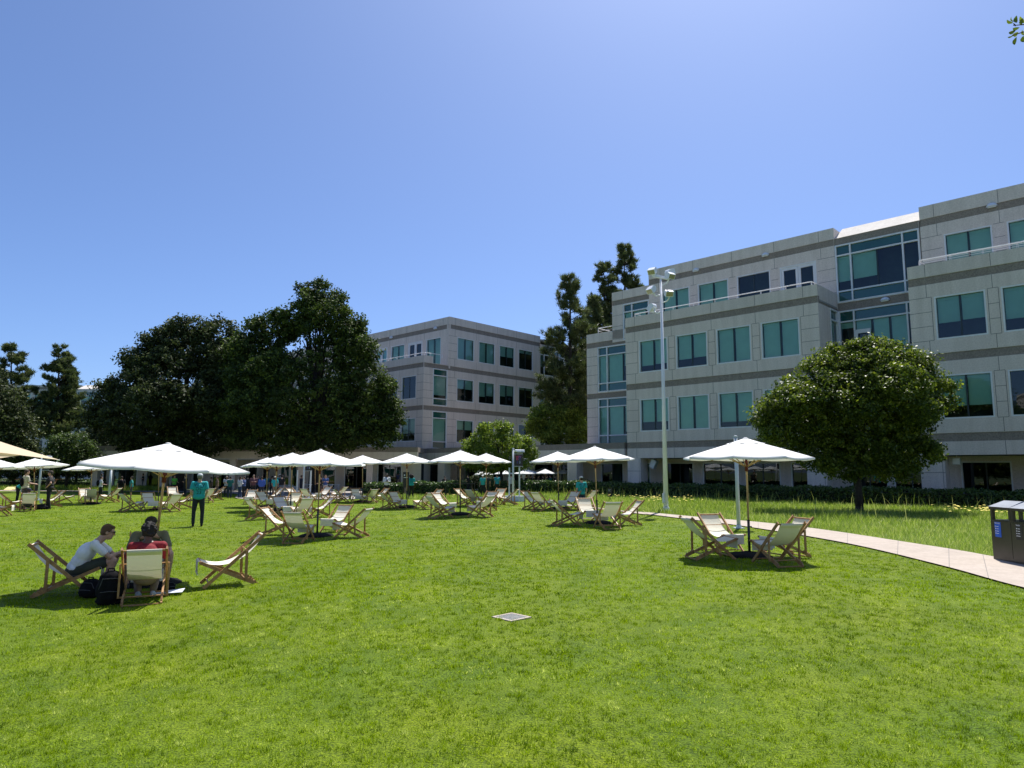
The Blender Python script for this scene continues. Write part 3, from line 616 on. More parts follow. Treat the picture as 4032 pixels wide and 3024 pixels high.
# ================================================================== PARASOLS
def make_umbrella():
    t=thing('parasol','x','parasol')
    R0,H,B=1.40,2.50,2.06
    m=MB();nr,ns=9,8
    def zc(r): return B+(H-.05-B)*(1-r**1.12)
    for k in range(8):
        a0=2*math.pi*k/8;a1=a0+2*math.pi/8;base=len(m.v);vs=[];fs=[]
        for i in range(nr+1):
            r=.10+.90*i/nr
            for j in range(ns+1):
                u=j/ns;p0=Vector((math.cos(a0),math.sin(a0)));p1=Vector((math.cos(a1),math.sin(a1)))
                p=p0.lerp(p1,u)*r*R0; s=math.sin(math.pi*u)
                p*=1-.045*s*r*r
                vs.append((p.x,p.y,zc(r)-.035*s*r+.012*s*r*r*r))
        for i in range(nr):
            for j in range(ns): a=i*(ns+1)+j;fs.append((a,a+1,a+ns+2,a+ns+1))
        # hem
        o=len(vs)
        for j in range(ns+1): v=vs[nr*(ns+1)+j];vs.append((v[0]*.995,v[1]*.995,v[2]-.035))
        for j in range(ns): a=nr*(ns+1)+j;fs.append((a,a+1,o+j+1,o+j))
        m.add(vs,fs)
    c=m.build('canopy',M['canopy'],t,True)
    v=MB()
    for k in range(8):
        a0=2*math.pi*k/8;a1=a0+2*math.pi/8;vs=[];fs=[];n1=4
        for i in range(n1+1):
            r=.31*i/n1
            for j in range(5):
                u=j/4;p=Vector((math.cos(a0),math.sin(a0))).lerp(Vector((math.cos(a1),math.sin(a1))),u)*r*R0*.95
                vs.append((p.x,p.y,H-.01-.43*r-.012*math.sin(math.pi*u)*(i/n1)+.012*math.cos(math.pi*2*u)*(i==n1)))
        for i in range(n1):
            for j in range(4): a=i*5+j;fs.append((a,a+1,a+6,a+5))
        v.add(vs,fs)
    v.build('vent_cap',M['canopy'],c,True)
    f=MB();f.sph((0,0,H-.02),(.05,.05,.022),8,6);f.build('finial',M['canopy'],c,True)
    for k in range(8):
        a=2*math.pi*k/8;x,y=math.cos(a),math.sin(a);r=MB()
        P=[(x*R0*q*.985,y*R0*q*.985,zc(q)-.03) for q in (.06,.35,.7,1.0)]
        for p,q in zip(P[:-1],P[1:]): r.bar(p,q,.018,.026)
        r.bar((x*.03,y*.03,H-.62),(x*R0*.52,y*R0*.52,zc(.52)-.04),.014,.018)
        r.build('rib',M['wood2'],t)
    p=MB();p.cyl((0,0,.7),(0,0,H-.03),.021,.021,14);p.build('pole',M['wood2'],t,True)
    p=MB();p.cyl((0,0,.04),(0,0,.74),.028,.028,14);p.cyl((0,0,.74),(0,0,.76),.034,.034,14);p.cyl((.02,0,.62),(.075,0,.62),.012);p.build('lower_tube',M['black'],t,True)
    p=MB();p.cyl((0,0,B-.28),(0,0,B-.03),.036,.030,12);p.cyl((0,0,B-.2),(0,0,B-.12),.042,.042,12);p.build('strap_cover',M['burg'],t,True)
    p=MB();vs=[];fs=[];n=28
    prof=[(0,.11),(.12,.10),(.3,.085),(.45,.05),(.53,.0),(.53,-.05)]
    for i,(r,z) in enumerate(prof):
        for j in range(n):
            th=2*math.pi*j/n;rr=r*(1+.05*math.sin(3*th)+.03*math.sin(7*th+1));vs.append((rr*math.cos(th),rr*math.sin(th),z+.008*math.sin(5*th+i)))
    for i in range(len(prof)-1):
        for j in range(n): fs.append((i*n+j,i*n+(j+1)%n,(i+1)*n+(j+1)%n,(i+1)*n+j))
    p.add(vs,fs);p.build('weighted_base',M['blackc'],t,True)
    return t
UMB=[ # apex, base, half width px, label
((2935,1722),(2952,2192),261,'nearest white parasol on the right, standing before the curved path'),
((664,1742),(594,2300),332,'largest white parasol at left, over the three seated men'),
((1263,1768),(1248,2112),191,'white parasol over four deck chairs behind the lone empty lounger'),
((1812,1772),(1812,2027),133,'white parasol in mid lawn left of the small yellow-green tree'),
((1602,1784),(1602,1998),118,'white parasol beside the curly-haired woman in a teal tee'),
((1428,1792),(1427,1977),100,'small white parasol between the oak and the man in white with a black cap'),
((1914,1784),(1915,1990),104,'white parasol directly in front of the yellow-green tree'),
((2195,1777),(2201,2004),125,'white parasol just right of the hanging dark banner'),
((2341,1756),(2353,2062),165,'white parasol left of the tall floodlight pole'),
((1152,1782),(1143,2022),135,'third parasol in the overlapping row, its peak beside the largest of them'),
((1091,1795),(1083,2010),127,'second parasol in the overlapping row before the dark oak'),
((1053,1801),(1049,1995),108,'leftmost parasol in the overlapping row before the dark oak'),
((136,1804),(134,1995),125,'white parasol above the two men who stand talking at far left'),
((362,1818),(357,1984),104,'low white parasol half hidden behind the largest left one'),
((628,1792),(622,2007),100,'parasol hidden behind the largest canopy, its pole right of the black-capped head'),
((734,1815),(733,1972),80,'parasol behind the largest canopy, its pole beside the WWDC 23 man'),
((-14,1806),(-22,2012),100,'white parasol cut off by the left edge of the picture'),
((1241,1799),(1241,1958),80,'parasol hidden behind another canopy, only its thin pole near the small tables showing'),
]
U0=make_umbrella();first=True
def place_umbrella(bx,by,ax,ay,hw,lab,P=None,sz=None,group='white parasols on the lawn'):
    global first
    P=P or gp(bx,by);A=at(ax,ay,P.y)
    H=(A.z-P.z);R=.955*hw*P.y/FPX
    t=U0 if first else copy_tree(U0);first=False
    t.location=P;t.scale=(R/1.40,R/1.40,H/2.5);t.rotation_euler=(0,math.atan2(A.x-P.x,H),0)
    if abs(t.rotation_euler[1])>.12:t.rotation_euler[1]=.05
    t.rotation_euler[2]=0
    for ch in t.children: ch.rotation_euler=(0,0,random.uniform(0,.7)) if False else ch.rotation_euler
    t['label']=lab;t['category']='parasol';t['group']=group
    # spin around pole
    t.rotation_mode='XYZ';ang=random.uniform(-.35,.35)+math.pi/8
    t.rotation_euler=(Matrix.Rotation(t.rotation_euler[1],4,'Y')@Matrix.Rotation(ang,4,'Z')).to_euler()
    return t
for a,b,hw,l in UMB: place_umbrella(b[0],b[1],a[0],a[1],hw,l)
for (px,py,hw,d,l) in ((2076,1848,62,56.5,'shaded cafe parasol behind the hedge right of the banner post'),(2147,1846,44,54,'leaf-patterned cafe parasol behind the hedge, dappled with shadow'),
  (2137,1842,50,60,'rearmost grey-white cafe parasol behind the hedge'),(2222,1847,44,58,'rightmost cafe parasol behind the hedge beside the concrete pier'),
  (1905,1852,40,57,'cafe parasol glimpsed left of the small tree trunk behind the hedge'),(1985,1850,44,58,'cafe parasol glimpsed behind the crown of the small tree')):
    A=at(px,py,d);place_umbrella(px,0,px,py,hw,l,P=Vector((A.x,A.y,.05)),group='cafe parasols behind the hedge')
# ================================================================== DECK CHAIRS
def make_chair(name='deck_chair',sag=0.0,forward=0.0):
    t=thing(name,'x','deck chair')
    bx=lambda m,a,b,y,w=.026,h=.05: m.bar((a[0],y,a[1]),(b[0],y,b[1]),w,h,up=(0,1,0)) if False else m.bar((a[0],y,a[1]),(b[0],y,b[1]),w,h)
    T=(-.49,.82);G=(.40,.012);F=(.47,.41);Rr=(-.41,.02);PT=(-.215,.575);PB=(-.22,.10)
    m=MB()
    for s in (-1,1): bx(m,T,G,s*.285)
    m.cyl((T[0]+.03,-.30,T[1]-.035),(T[0]+.03,.30,T[1]-.035),.016);m.cyl((G[0]-.08,-.28,G[1]+.07),(G[0]-.08,.28,G[1]+.07),.013)
    m.build('back_frame',M['wood'],t)
    m=MB()
    for s in (-1,1):
        bx(m,F,Rr,s*.25)
        for i in range(4): x=Rr[0]+.03+.045*i;z=Rr[1]+.034+.02*i; m.bar((x,s*.25,z),(x+.022,s*.25,z+.035),.024,.03)
    m.cyl((F[0]-.015,-.30,F[1]),(F[0]-.015,.30,F[1]),.017);m.bar((Rr[0]+.015,-.25,Rr[1]),(Rr[0]+.015,.25,Rr[1]),.03,.02)
    m.build('seat_frame',M['wood'],t)
    m=MB()
    for s in (-1,1): bx(m,PT,PB,s*.315,.024,.042)
    m.cyl((PB[0],-.315,PB[1]+.01),(PB[0],.315,PB[1]+.01),.012);m.cyl((PT[0],-.32,PT[1]),(PT[0],.32,PT[1]),.008)
    m.build('prop_frame',M['wood'],t)
    # sling
    m=MB();P0=Vector((T[0]+.02,T[1]-.02));P3=Vector((F[0],F[1]+.018))
    P1=Vector((-.27,.43-sag*.3));P2=Vector((.08,.24-sag));n=26;w=.225;vs=[];fs=[];k=8
    pts=[]
    for i in range(n+1):
        u=i/n;pts.append(P0*(1-u)**3+P1*3*u*(1-u)**2+P2*3*u*u*(1-u)+P3*u**3)
    # roll over the top and hem behind, flap over the front
    pts=[Vector((T[0]+.085-.022,T[1]-.078-.028)),Vector((T[0]+.04-.024,T[1]-.037-.03)),Vector((T[0]-.004,T[1]-.022))]+pts+[Vector((F[0]+.022,F[1]+.0)),Vector((F[0]+.022,F[1]-.08)),Vector((F[0]+.018,F[1]-.19))]
    for i,p in enumerate(pts):
        for j in range(k+1):
            y=-w+2*w*j/k; b=1-(2*j/k-1)**2
            u=(i-3)/n; dz=-.018*b*math.sin(math.pi*min(max(u,0),1))
            vs.append((p.x,y,p.y+dz))
    for i in range(len(pts)-1):
        for j in range(k): a=i*(k+1)+j;fs.append((a,a+1,a+k+2,a+k+1))
    m.add(vs,fs);s=m.build('sling',M['canvas'],t,True)
    m=MB();m.cyl((F[0]+.018,-.225,F[1]-.19),(F[0]+.018,.225,F[1]-.19),.009);m.build('hem_rod',M['canvas'],s)
    return t
CH0=make_chair();CHS=make_chair(sag=.10)
cfirst={id(CH0):True,id(CHS):True}
CHPOS=[]
def place_chair(px,py,th,lab,src=None,group='cream deck chairs on the lawn'):
    src=src or CH0
    P=gp(px,py);t=src if cfirst[id(src)] else copy_tree(src);cfirst[id(src)]=False
    t.location=P;a=math.pi/2-rad(th);t.rotation_euler=(0,0,a) # local +x faces azimuth th
    t['label']=lab;t['category']='deck chair';t['group']=group;t.scale=(random.uniform(.98,1.02),)*3
    CHPOS.append(t);return t
CHAIRS=[
(36,2006,80,'brown-shadowed deck chair at the left edge, leaning right'),
(203,1997,-108,'lit deck chair facing left beside the man in black'),
(250,1981,88,'deck chair front showing behind the lit one near the man in black'),
(-8,2032,105,'deck chair whose front bar pokes in at the left edge of the photo'),
(336,1979,166,'deck chair facing us beneath the low parasol at left'),
(358,1984,2,'deck chair seen from behind in front of the one facing us at left'),
(434,1978,-62,'shaded deck chair turned left before the man in the dark tee'),
(513,2013,62,'dark-sided deck chair facing right in front of the teal-shirted bystander'),
(588,2009,164,'bright deck chair facing us left of the leaning umbrella pole'),
(669,2014,-35,'deck chair seen from behind, folded under the thin pole left of WWDC 23 man'),
(722,2003,-102,'deck chair half hidden left of the man with WWDC 23 on his back'),
(680,1968,170,'small far deck chair facing us left of the WWDC 23 man'),
(812,1979,-22,'deck chair just right of the WWDC 23 man, seen from behind'),
(850,1970,-102,'deck chair facing left before the crowd, near the man in brown'),
(985,1985,-168,'upright bright deck chair facing us in front of the man in blue shirt'),
(1042,1999,148,'second bright deck chair, right of the one before the man in blue'),
(1080,1975,-115,'tilted deck chair facing left in front of the khaki trousers'),
(1112,2032,155,'wide bright deck chair left of the second row umbrella pole'),
(1150,2006,-160,'deck chair facing us behind the second row umbrella pole'),
(1188,2042,-24,'yellow-shaded deck chair seen from behind by the second row pole'),
(1264,2036,-112,'low deck chair facing left behind the umbrella pole of four chairs'),
(1016,2047,66,'dark deck chair facing right, behind the left chair of the parasol group of four'),
(1092,2106,116,'white-lit deck chair facing right, leftmost of the four round the dark base'),
(1174,2136,22,'deck chair seen from behind, front of the four round the dark base'),
(1322,2094,-146,'tall bright deck chair facing us right of the dark parasol base'),
(1387,2117,-64,'deck chair seen from its rear side, rightmost of the four round the dark base'),
(900,2303,-118,'lone empty deck chair in the left foreground facing the seated men'),
(1160,1975,132,'small white-lit deck chair beside the slim white posts'),
(1213,1978,38,'shaded far deck chair backed to us beside the slim white posts'),
(1272,1968,-140,'far bright deck chair in front of the man in a blue checked shirt'),
(1335,1966,-55,'far shaded deck chair leaning right before the white tables'),
(1345,1980,72,'flat dark deck chair facing right between the white tables and the tall grass'),
(1404,1977,166,'bright deck chair facing us in the tall grass right of the tables'),
(1456,1981,-34,'deck chair seen from behind left of the man with the black cap'),
(1497,1976,-122,'deck chair partly hiding the man with the black cap'),
(1534,2005,66,'dark deck chair facing right, left of the curly-haired woman'),
(1565,2001,150,'bright deck chair facing us in front of the curly-haired woman'),
(1668,2006,-44,'deck chair with peach-lit back right of the curly-haired woman'),
(1704,1988,-126,'deck chair mostly hidden behind the peach-lit one'),
(1733,2040,60,'dark-edged deck chair facing right left of the mid-lawn parasol base'),
(1748,2018,132,'bright deck chair behind the dark-edged one near the mid-lawn base'),
(1893,2036,-52,'deck chair seen from behind just right of the mid-lawn parasol base'),
(1918,2012,-150,'deck chair facing us behind the one right of the mid-lawn base'),
(1830,1990,122,'bright deck chair by the black railing'),
(1868,1991,42,'shaded deck chair backed to us near the black railing'),
(1957,1987,-150,'bright deck chair facing us left of the banner post'),
(2004,1988,-75,'deck chair in profile in front of the banner post'),
(2098,2006,124,'bright deck chair facing right beside the numbered white block'),
(2136,2013,44,'dark-backed deck chair right of the numbered white block'),
(2242,2009,-146,'bright deck chair beside the cap-wearing man in teal at right'),
(2306,2002,-60,'shaded deck chair mostly hidden right of the man in teal cap at right'),
(2229,2070,74,'flat dark deck chair facing right at the parasol left of the floodlight pole'),
(2316,2057,162,'tall bright deck chair facing us at the parasol left of the floodlight pole'),
(2392,2082,-22,'deck chair seen from behind at the parasol left of the floodlight pole'),
(2470,2069,-116,'deck chair in profile facing left next to the start of the path'),
(2794,2200,64,'dark-railed deck chair facing right, front left of the nearest right parasol'),
(2843,2174,146,'broad bright deck chair facing us at the nearest right parasol'),
(3063,2224,-34,'deck chair seen from behind, front right of the nearest right parasol'),
(3097,2193,-132,'deck chair behind the front right one at the nearest right parasol'),
]
for c in CHAIRS:
    az=0 if c[0]==900 else math.degrees(math.atan2(c[0]-2016,FPX))
    place_chair(c[0],c[1],c[2]+az,c[3])
cA=place_chair(108,2012,-36,'deck chair in which a dark-capped person sits at far left',CHS)
cB=place_chair(256,2340,66,'deck chair of the man in the white tee in the left foreground',CHS)
cC=place_chair(565,2368,-24,'deck chair seen squarely from behind holding the man in the red tee',CHS)
cD=place_chair(577,2293,150,'deck chair behind the red-shirted man, holding the man in olive',CHS)
# ================================================================== POLES, SIGNS
def text_mesh(txt,size,depth=.003,align='CENTER',space=1.0):
    cu=bpy.data.curves.new('t','FONT');cu.body=txt;cu.size=size;cu.extrude=depth;cu.align_x=align;cu.align_y='CENTER';cu.space_line=space;cu.resolution_u=2
    o=bpy.data.objects.new('t',cu);me=ev_mesh(o);bpy.data.objects.remove(o);bpy.data.curves.remove(cu);me.materials.clear();return me
def banner_post(px,py,lab,H=3.25,face=0,thin=False):
    P=gp(px,py);t=thing('banner_post',lab,'lamp post',P,face,'pale posts with hanging banners')
    m=MB();m.cyl((0,0,0),(0,0,H),.066,.06,20);m.build('pole',M['ltgrey'],t,True)
    m=MB();m.cyl((0,0,H),(0,0,H+.03),.075,.075,16);m.cyl((0,0,H+.03),(0,0,H+.05),.06,.04,16);m.build('cap',M['ltgrey'],t)
    m=MB();m.box(-.16,.16,-.16,.16,.0,.02);m.cyl((0,0,.02),(0,0,.12),.10,.08,16)
    for a in (-1,1):
        for b in (-1,1): m.cyl((a*.12,b*.12,.02),(a*.12,b*.12,.05),.015)
    m.build('base_plate',M['ltgrey'],t)
    m=MB()
    if thin: m.box(.05,.62,-.02,.02,H-.16,H-.12)
    else: m.box(.05,.72,-.05,.05,H-.17,H-.10);m.cyl((.12,0,H-.12),(.70,0,H-.12),.085,.07,14);m.box(.25,.72,-.09,.09,H-.21,H-.16)
    m.build('lamp_arm',M['white'],t,False)
    bn=MB();bn.box(.08,.60,-.008,.008,2.18,2.92);b=bn.build('banner',M['black'],t)
    r=MB();r.bar((.05,0,2.165),(.62,0,2.165),.02,.022);r.bar((.05,0,2.935),(.62,0,2.935),.02,.022);r.build('banner_rail',M['white'],t)
    cols=[('W',(.7,.05,.12),-.085,.20),('W',(.35,.10,.55),.06,.20),('D',(.75,.08,.2),-.085,.05),('C',(.10,.12,.6),.06,.05),('2',(.12,.10,.5),-.08,-.13),('3',(.45,.6,.85),.075,-.15)]
    for ch,c,dx,dz in cols:
        me=text_mesh(ch,.19);me.materials.append(fab(c));o=obj('letter',me,b);o.rotation_euler=(math.pi/2,0,0);o.location=(.34+dx,-.012,2.55+dz)
    return t
banner_post(2020,1974,'pale lamp post with a dark WWDC 23 banner in front of the yellow-green tree').scale=(.9,)*3
banner_post(2909,2080,'pale banner post behind the nearest right parasol, on the path edge',H=3.09,thin=True).scale=(.9,)*3
banner_post(150,1970,'pale blue-grey banner post between the two men talking at far left').scale=(.84,)*3
banner_post(1193,1962,'pale banner post between two slim white posts near the crowd').scale=(.84,)*3
P=gp(430,1953);t=thing('bollard_light','short thick grey post under the low parasol, left of the broad man in black','post',P)
m=MB();m.cyl((0,0,.03),(0,0,1.85),.085,.075,16);m.build('pole',M['ltgrey'],t,True);m=MB();m.cyl((0,0,1.851),(0,0,1.93),.10,.08,16);m.build('cap',M['ltgrey'],t);m=MB();m.cyl((0,0,0),(0,0,.03),.16,.16,16);m.build('base_plate',M['ltgrey'],t)
def slim_post(px,py,lab,mark=False):
    P=gp(px,py);t=thing('entrance_post',lab,'post',P,0,'slim white entrance posts on blocks');t.scale=(.87,)*3
    m=MB();m.box(-.05,.05,-.05,.05,.34,2.15);m.build('upright',M['ltgrey'],t)
    m=MB();m.box(-.28,.28,-.28,.28,0,.34);o=m.build('block',M['white'],t);o.rotation_euler=(0,0,rad(40))
    if mark:
        me=text_mesh('N',.12);me.materials.append(M['black']);q=obj('mark',me,o);q.rotation_euler=(math.pi/2,0,math.pi/2);q.location=(.283,0,.17)
slim_post(2005,1974,'slim white entrance post left of the banner post')
slim_post(2045,1974,'slim white entrance post right of the banner post, on a marked block',True)
slim_post(1168,1960,'slim white entrance post left of the pole near the crowd')
slim_post(1220,1962,'slim white entrance post right of the pole near the crowd')
# tall floodlight pole
P=gp(2623,2012);t=thing('floodlight_pole','very tall white floodlight pole with six lamps before the right building','floodlight pole',P)
HP=at(2603,1095,P.y).z-P.z
m=MB();m.cyl((0,0,0),(0,0,HP),.11,.045,20);m.build('pole',M['white'],t,True)
m=MB();m.box(-.22,.22,-.22,.22,0,.03);m.cyl((0,0,.03),(0,0,.16),.17,.14,16);m.box(-.16,-.09,-.14,.0,.35,.75);m.build('base_cover',M['white'],t)
def pl(px,py,dy=0):
    q=at(px,py,P.y+dy);return Vector((q.x-P.x,dy,q.z-P.z))
m=MB();m.bar(pl(2572,1085,-.3),pl(2632,1097,.3),.12,.12);m.build('cross_arm',M['white'],t)
def flood(hx,hy,hd,aim,arm):
    m=MB();m.tube(arm,.028,8);a=m.build('lamp_arm',M['white'],t,True)
    c=pl(hx,hy,hd);aim=Vector(aim).normalized();q=aim.to_track_quat('-Y','Z').to_matrix()
    h=MB();q=q*.8
    h.cyl(c-q@Vector((.17,-.05,0)),c+q@Vector((.17,.05,0)),.135,.135,18)
    pts=[(-.2,.0,-.16),(.2,.0,-.16),(.2,.0,.17),(-.2,.0,.17),(-.22,-.24,-.17),(.22,-.24,-.17),(.22,-.24,.13),(-.22,-.24,.13)]
    h.add([c+q@Vector(p) for p in pts],[(0,1,2,3),(0,4,5,1),(1,5,6,2),(2,6,7,3),(3,7,4,0),(4,5,6,7)])
    o=h.build('floodlight',M['white'],t)
    g=MB();g.add([c+q@Vector(p) for p in ((-.19,-.246,-.14),(.19,-.246,-.14),(.19,-.246,.10),(-.19,-.246,.10))],[(0,1,2,3)]);g.build('lens',M['lens'],o)
flood(2570,1066,-.3,(-.75,-1,-.75),[pl(2576,1088,-.3),pl(2577,1070,-.3)])
flood(2636,1072,.5,(.5,.3,.2),[pl(2632,1095,.3),pl(2636,1075,.5)])
flood(2636,1084,-.3,(.55,-1,-.6),[pl(2607,1122),pl(2622,1117),pl(2632,1105,-.2),pl(2632,1088,-.3)])
flood(2566,1139,-.2,(-.9,-.6,-.9),[pl(2601,1160),pl(2584,1166),pl(2575,1160,-.1),pl(2574,1146,-.2)])
flood(2631,1154,-.3,(.15,-1,-.45),[pl(2608,1192),pl(2624,1187),pl(2634,1175,-.2),pl(2635,1160,-.3)])
flood(2568,1210,.3,(-.5,.6,-.9),[pl(2602,1228),pl(2586,1234),pl(2577,1226,.1),pl(2576,1213,.3)])
# recycling / trash bin
P0=gp(3913,2206);t=thing('twin_waste_bin','dark grey steel twin bin with blue recycling label beside the path','waste bin',P0)
z=0;Lb=1.12;Dp=.62;Hb=1.02
m=MB();m.box(0,Dp,-Lb,0,.03,.80);m.box(.04,Dp-.04,-Lb+.04,-.04,0,.03);m.build('cabinet',M['bin'],t)
m=MB()
for y0,y1 in ((-Lb,-Lb/2),(-Lb/2,0)):
    for (a,b) in ((y0+.003,y0+.06),(y1-.06,y1-.003)):
        m.box(.003,.06,a,b,.802,1.0);m.box(Dp-.06,Dp-.003,a,b,.802,1.0)
m.box(-.012,Dp+.012,-Lb-.012,.012,1.0,1.05);m.build('top_frame',M['bin'],t)
m=MB()
for y0,y1 in ((-Lb-.02,-Lb/2-.003),(-Lb/2+.003,.02)):
    ym=(y0+y1)/2
    m.add([(-.02,y0,1.052),(Dp+.02,y0,1.052),(Dp+.02,y1,1.052),(-.02,y1,1.052),(Dp*.45,y0+.04,1.17),(Dp*.55,y0+.04,1.17),(Dp*.55,y1-.04,1.17),(Dp*.45,y1-.04,1.17)],[(0,3,2,1),(4,5,6,7),(0,1,5,4),(1,2,6,5),(2,3,7,6),(3,0,4,7)])
m.build('lid',M['binroof'],t)
m=MB()
for a,b in ((-Lb+.012,-Lb/2-.006),(-Lb/2+.006,-.012)): m.box(-.008,-.0005,a,b,.10,.78)
dr=m.build('door_panel',M['bin'],t)
lab=MB();lab.box(-.012,-.0085,-.29,-.12,.47,.76);l1=lab.build('recycling_label',fab((.03,.12,.55)),t)
lab=MB();lab.box(-.012,-.0085,-.86,-.69,.47,.76);l2=lab.build('trash_label',M['black'],t)
def onface(txt,size,y,z,par):
    me=text_mesh(txt,size,.0008,'LEFT');me.materials.append(M['white']);o=obj('lettering',me,par);o.rotation_euler=(math.pi/2,0,-math.pi/2);o.location=(-.0135,y,z)
onface('RECYCLE',.036,-.13,.735,l1);onface('TRASH',.036,-.70,.735,l2)
for k in range(4):
    for y0,par in ((-.13,l1),(-.70,l2)):
        m=MB();m.box(-.0135,-.0125,y0-.025,y0-.005,.665-k*.045,.685-k*.045);m.box(-.0135,-.0125,y0-.10,y0-.04,.669-k*.045,.679-k*.045);m.build('list_mark',M['white'],par)
# lawn drain
P=gp(2014,2432);t=thing('lawn_drain','square pale metal drain grate sunk in the foreground lawn','drain',P+Vector((0,0,.004)),rad(44))
m=MB();w=.17
for a in ((-w,w,-w,-w+.035),(-w,w,w-.035,w),(-w,-w+.035,-w+.035,w-.035),(w-.035,w,-w+.035,w-.035)): m.box(*a,-.02,.008)
m.build('rim',M['path'],t)
m=MB()
for i in range(9): x=-w+.05+i*(2*w-.1)/8;m.box(x-.007,x+.007,-w+.035,w-.035,-.006,.006)
for yy in (-.06,.06): m.box(-w+.035,w-.035,yy-.006,yy+.006,-.018,-.0065)
m.build('grate',M['steel'],t);m=MB();m.box(-w+.04,w-.04,-w+.04,w-.04,-.05,-.03);m.build('pit',M['dark'],t)
# black marker sign in meadow, kiosk board, railing, bench, board, tables
P=gp(2402,1975);t=thing('marker_sign','small black plaque on a stake in the tall grass left of the floodlight pole','sign',P)
m=MB();m.box(-.13,.13,-.015,.015,.28,.75);b=m.build('plaque',M['black'],t);m=MB();m.box(-.02,.02,-.012,.012,0,.28);m.build('stake',M['black'],t)
m=MB()
for i,wd in enumerate((.14,.10,.12)): m.box(-.09,-.09+wd,-.019,-.0155,.66-i*.04,.674-i*.04)
m.build('lettering',M['ltgrey'],b)
P=gp(1597,1966);t=thing('notice_stand','tall black notice stand beside the curly-haired woman','sign stand',P)
m=MB();m.box(-.2,.2,-.02,.02,.75,1.75);b=m.build('board',M['black'],t)
for s in (-1,1): m=MB();m.box(s*.19-.02,s*.19+.02,-.03,.03,0,.75);m.build('leg',M['black'],t)
m=MB();m.cyl((-.1,-.022,1.55),(-.1,-.026,1.55),.045,.045,10);m.box(-.16,.1,-.025,-.0205,1.38,1.42);m.build('mark',M['white'],b)
P=gp(1811,1966);t=thing('metal_railing','low black railing in front of the hedge','railing',P)
m=MB()
for x in (-.9,0,.9): m.box(x-.02,x+.02,-.02,.02,0,.95)
m.build('posts',M['black'],t);m=MB();m.box(-.92,.92,-.025,.025,.953,1.0);m.box(-.88,.88,-.01,.01,.3,.33);m.build('rails',M['black'],t)
def bench(px,py,rz,lab):
    P=gp(px,py);t=thing('park_bench',lab,'bench',P,rz,'wooden benches by the far path')
    m=MB()
    for i in range(4): m.box(-.85,.85,-.25+i*.13,-.15+i*.13,.42,.45)
    m.build('seat',M['wood2'],t)
    m=MB()
    for i in range(3): m.box(-.85,.85,.27+.03*i,.29+.03*i,.52+i*.13,.62+i*.13)
    m.build('backrest',M['wood2'],t)
    for s in (-1,1):
        m=MB();m.box(s*.84-.03,s*.84+.03,-.25,-.18,0,.62);m.box(s*.84-.03,s*.84+.03,.25,.31,0,.9);m.box(s*.84-.04,s*.84+.04,-.28,.3,.621,.66);m.build('arm_frame',M['wood2'],t)
bench(42,1921,0,'wooden bench behind the pale game board at far left');bench(236,1922,rad(70),'end of a wooden bench behind the man in black at far left')
P=gp(46,1932);t=thing('game_board','pale yellow wooden toss-game board lying on the grass at far left','game board',P,rad(8))
m=MB();m.add([(-.5,-.3,.08),(.5,-.3,.08),(.5,.3,.32),(-.5,.3,.32),(-.5,-.3,.0),(.5,-.3,.0),(.5,.3,.0),(-.5,.3,.0)],[(0,1,2,3),(0,4,5,1),(1,5,6,2),(2,6,7,3),(3,7,4,0)]);m.build('deck',pbr('pale_ply',(.75,.62,.28),.6),t)
m=MB();m.cyl((.2,.12,.252),(.2,.12,.256),.07,.07,16);m.build('hole',M['dark'],t)
P=gp(147,1934);t=thing('litter_bin','small black bin by the far path, behind the men talking','bin',P)
m=MB();m.cyl((0,0,0),(0,0,.8),.22,.25,16);m.build('body',M['black'],t);m=MB();m.cyl((0,0,.801),(0,0,.86),.27,.24,16);m.build('lid',M['black'],t)
def ftable(px,py,lab,rz=0):
    P=gp(px,py);t=thing('folding_table',lab,'table',P,rz,'white slatted folding tables')
    m=MB()
    for i in range(6): m.box(-.4,.4,-.3+i*.1,-.22+i*.1,.70,.72)
    m.build('tabletop',M['white'],t)
    for s in (-1,1):
        m=MB();m.bar((s*.3,-.28,0),(s*.3,.28,.70),.025,.025);m.bar((s*.3,.28,0),(s*.3,-.28,.70),.025,.025);m.bar((-s*.3,-.27*s,0),(s*.3,-.27*s,.68),.02,.02);m.build('leg',M['white'],t)
ftable(1130,1948,'white folding table behind the man in jeans and a black tee');ftable(1207,1944,'white folding table behind the two bright far chairs',.3)
ftable(1290,1941,'white folding table right of the man in the checked shirt',-.2);ftable(1318,1944,'rightmost white folding table beside the tall grass',.2)
# tan shade sail
d=30;T=at(236,1811,d);A=at(-420,1578,26);C_=at(-420,1732,27.5);B_=at(-420,1880,24)
t=thing('shade_sail','large tan shade sail entering from the left edge above the parasols','shade sail',(A.x,A.y,0))
L0=Vector((A.x,A.y,0));m=MB();n=16
def patch(a,b,tip,sa,sb):
    vs=[];fs=[]
    for i in range(n+1):
        u=i/n
        for j in range(n+1):
            v=j/n;top=a.lerp(tip,u)-Vector((0,0,sa*math.sin(math.pi*u)));low=b.lerp(tip,u)+Vector((0,0,sb*math.sin(math.pi*u)));vs.append(top.lerp(low,v)-L0)
    for i in range(n):
        for j in range(n): q=i*(n+1)+j;fs.append((q,q+1,q+n+2,q+n+1))
    m.add(vs,fs)
patch(A,C_,T,.12,.0);patch(C_,B_,at(84,1792,29.2),-.0,.05)
m.build('sail',M['tan'],t,True)
m=MB();m.tube([T-L0,at(216,1822,d)-L0],.015,6);m.cyl(T-L0-Vector((.12,0,0)),T-L0,.03,.01);m.build('corner_fitting',M['white'],t)
m=MB();m.cyl((0,0,0),(0,0,A.z+.2),.07,.06,14);m.build('mast',M['ltgrey'],t,True)
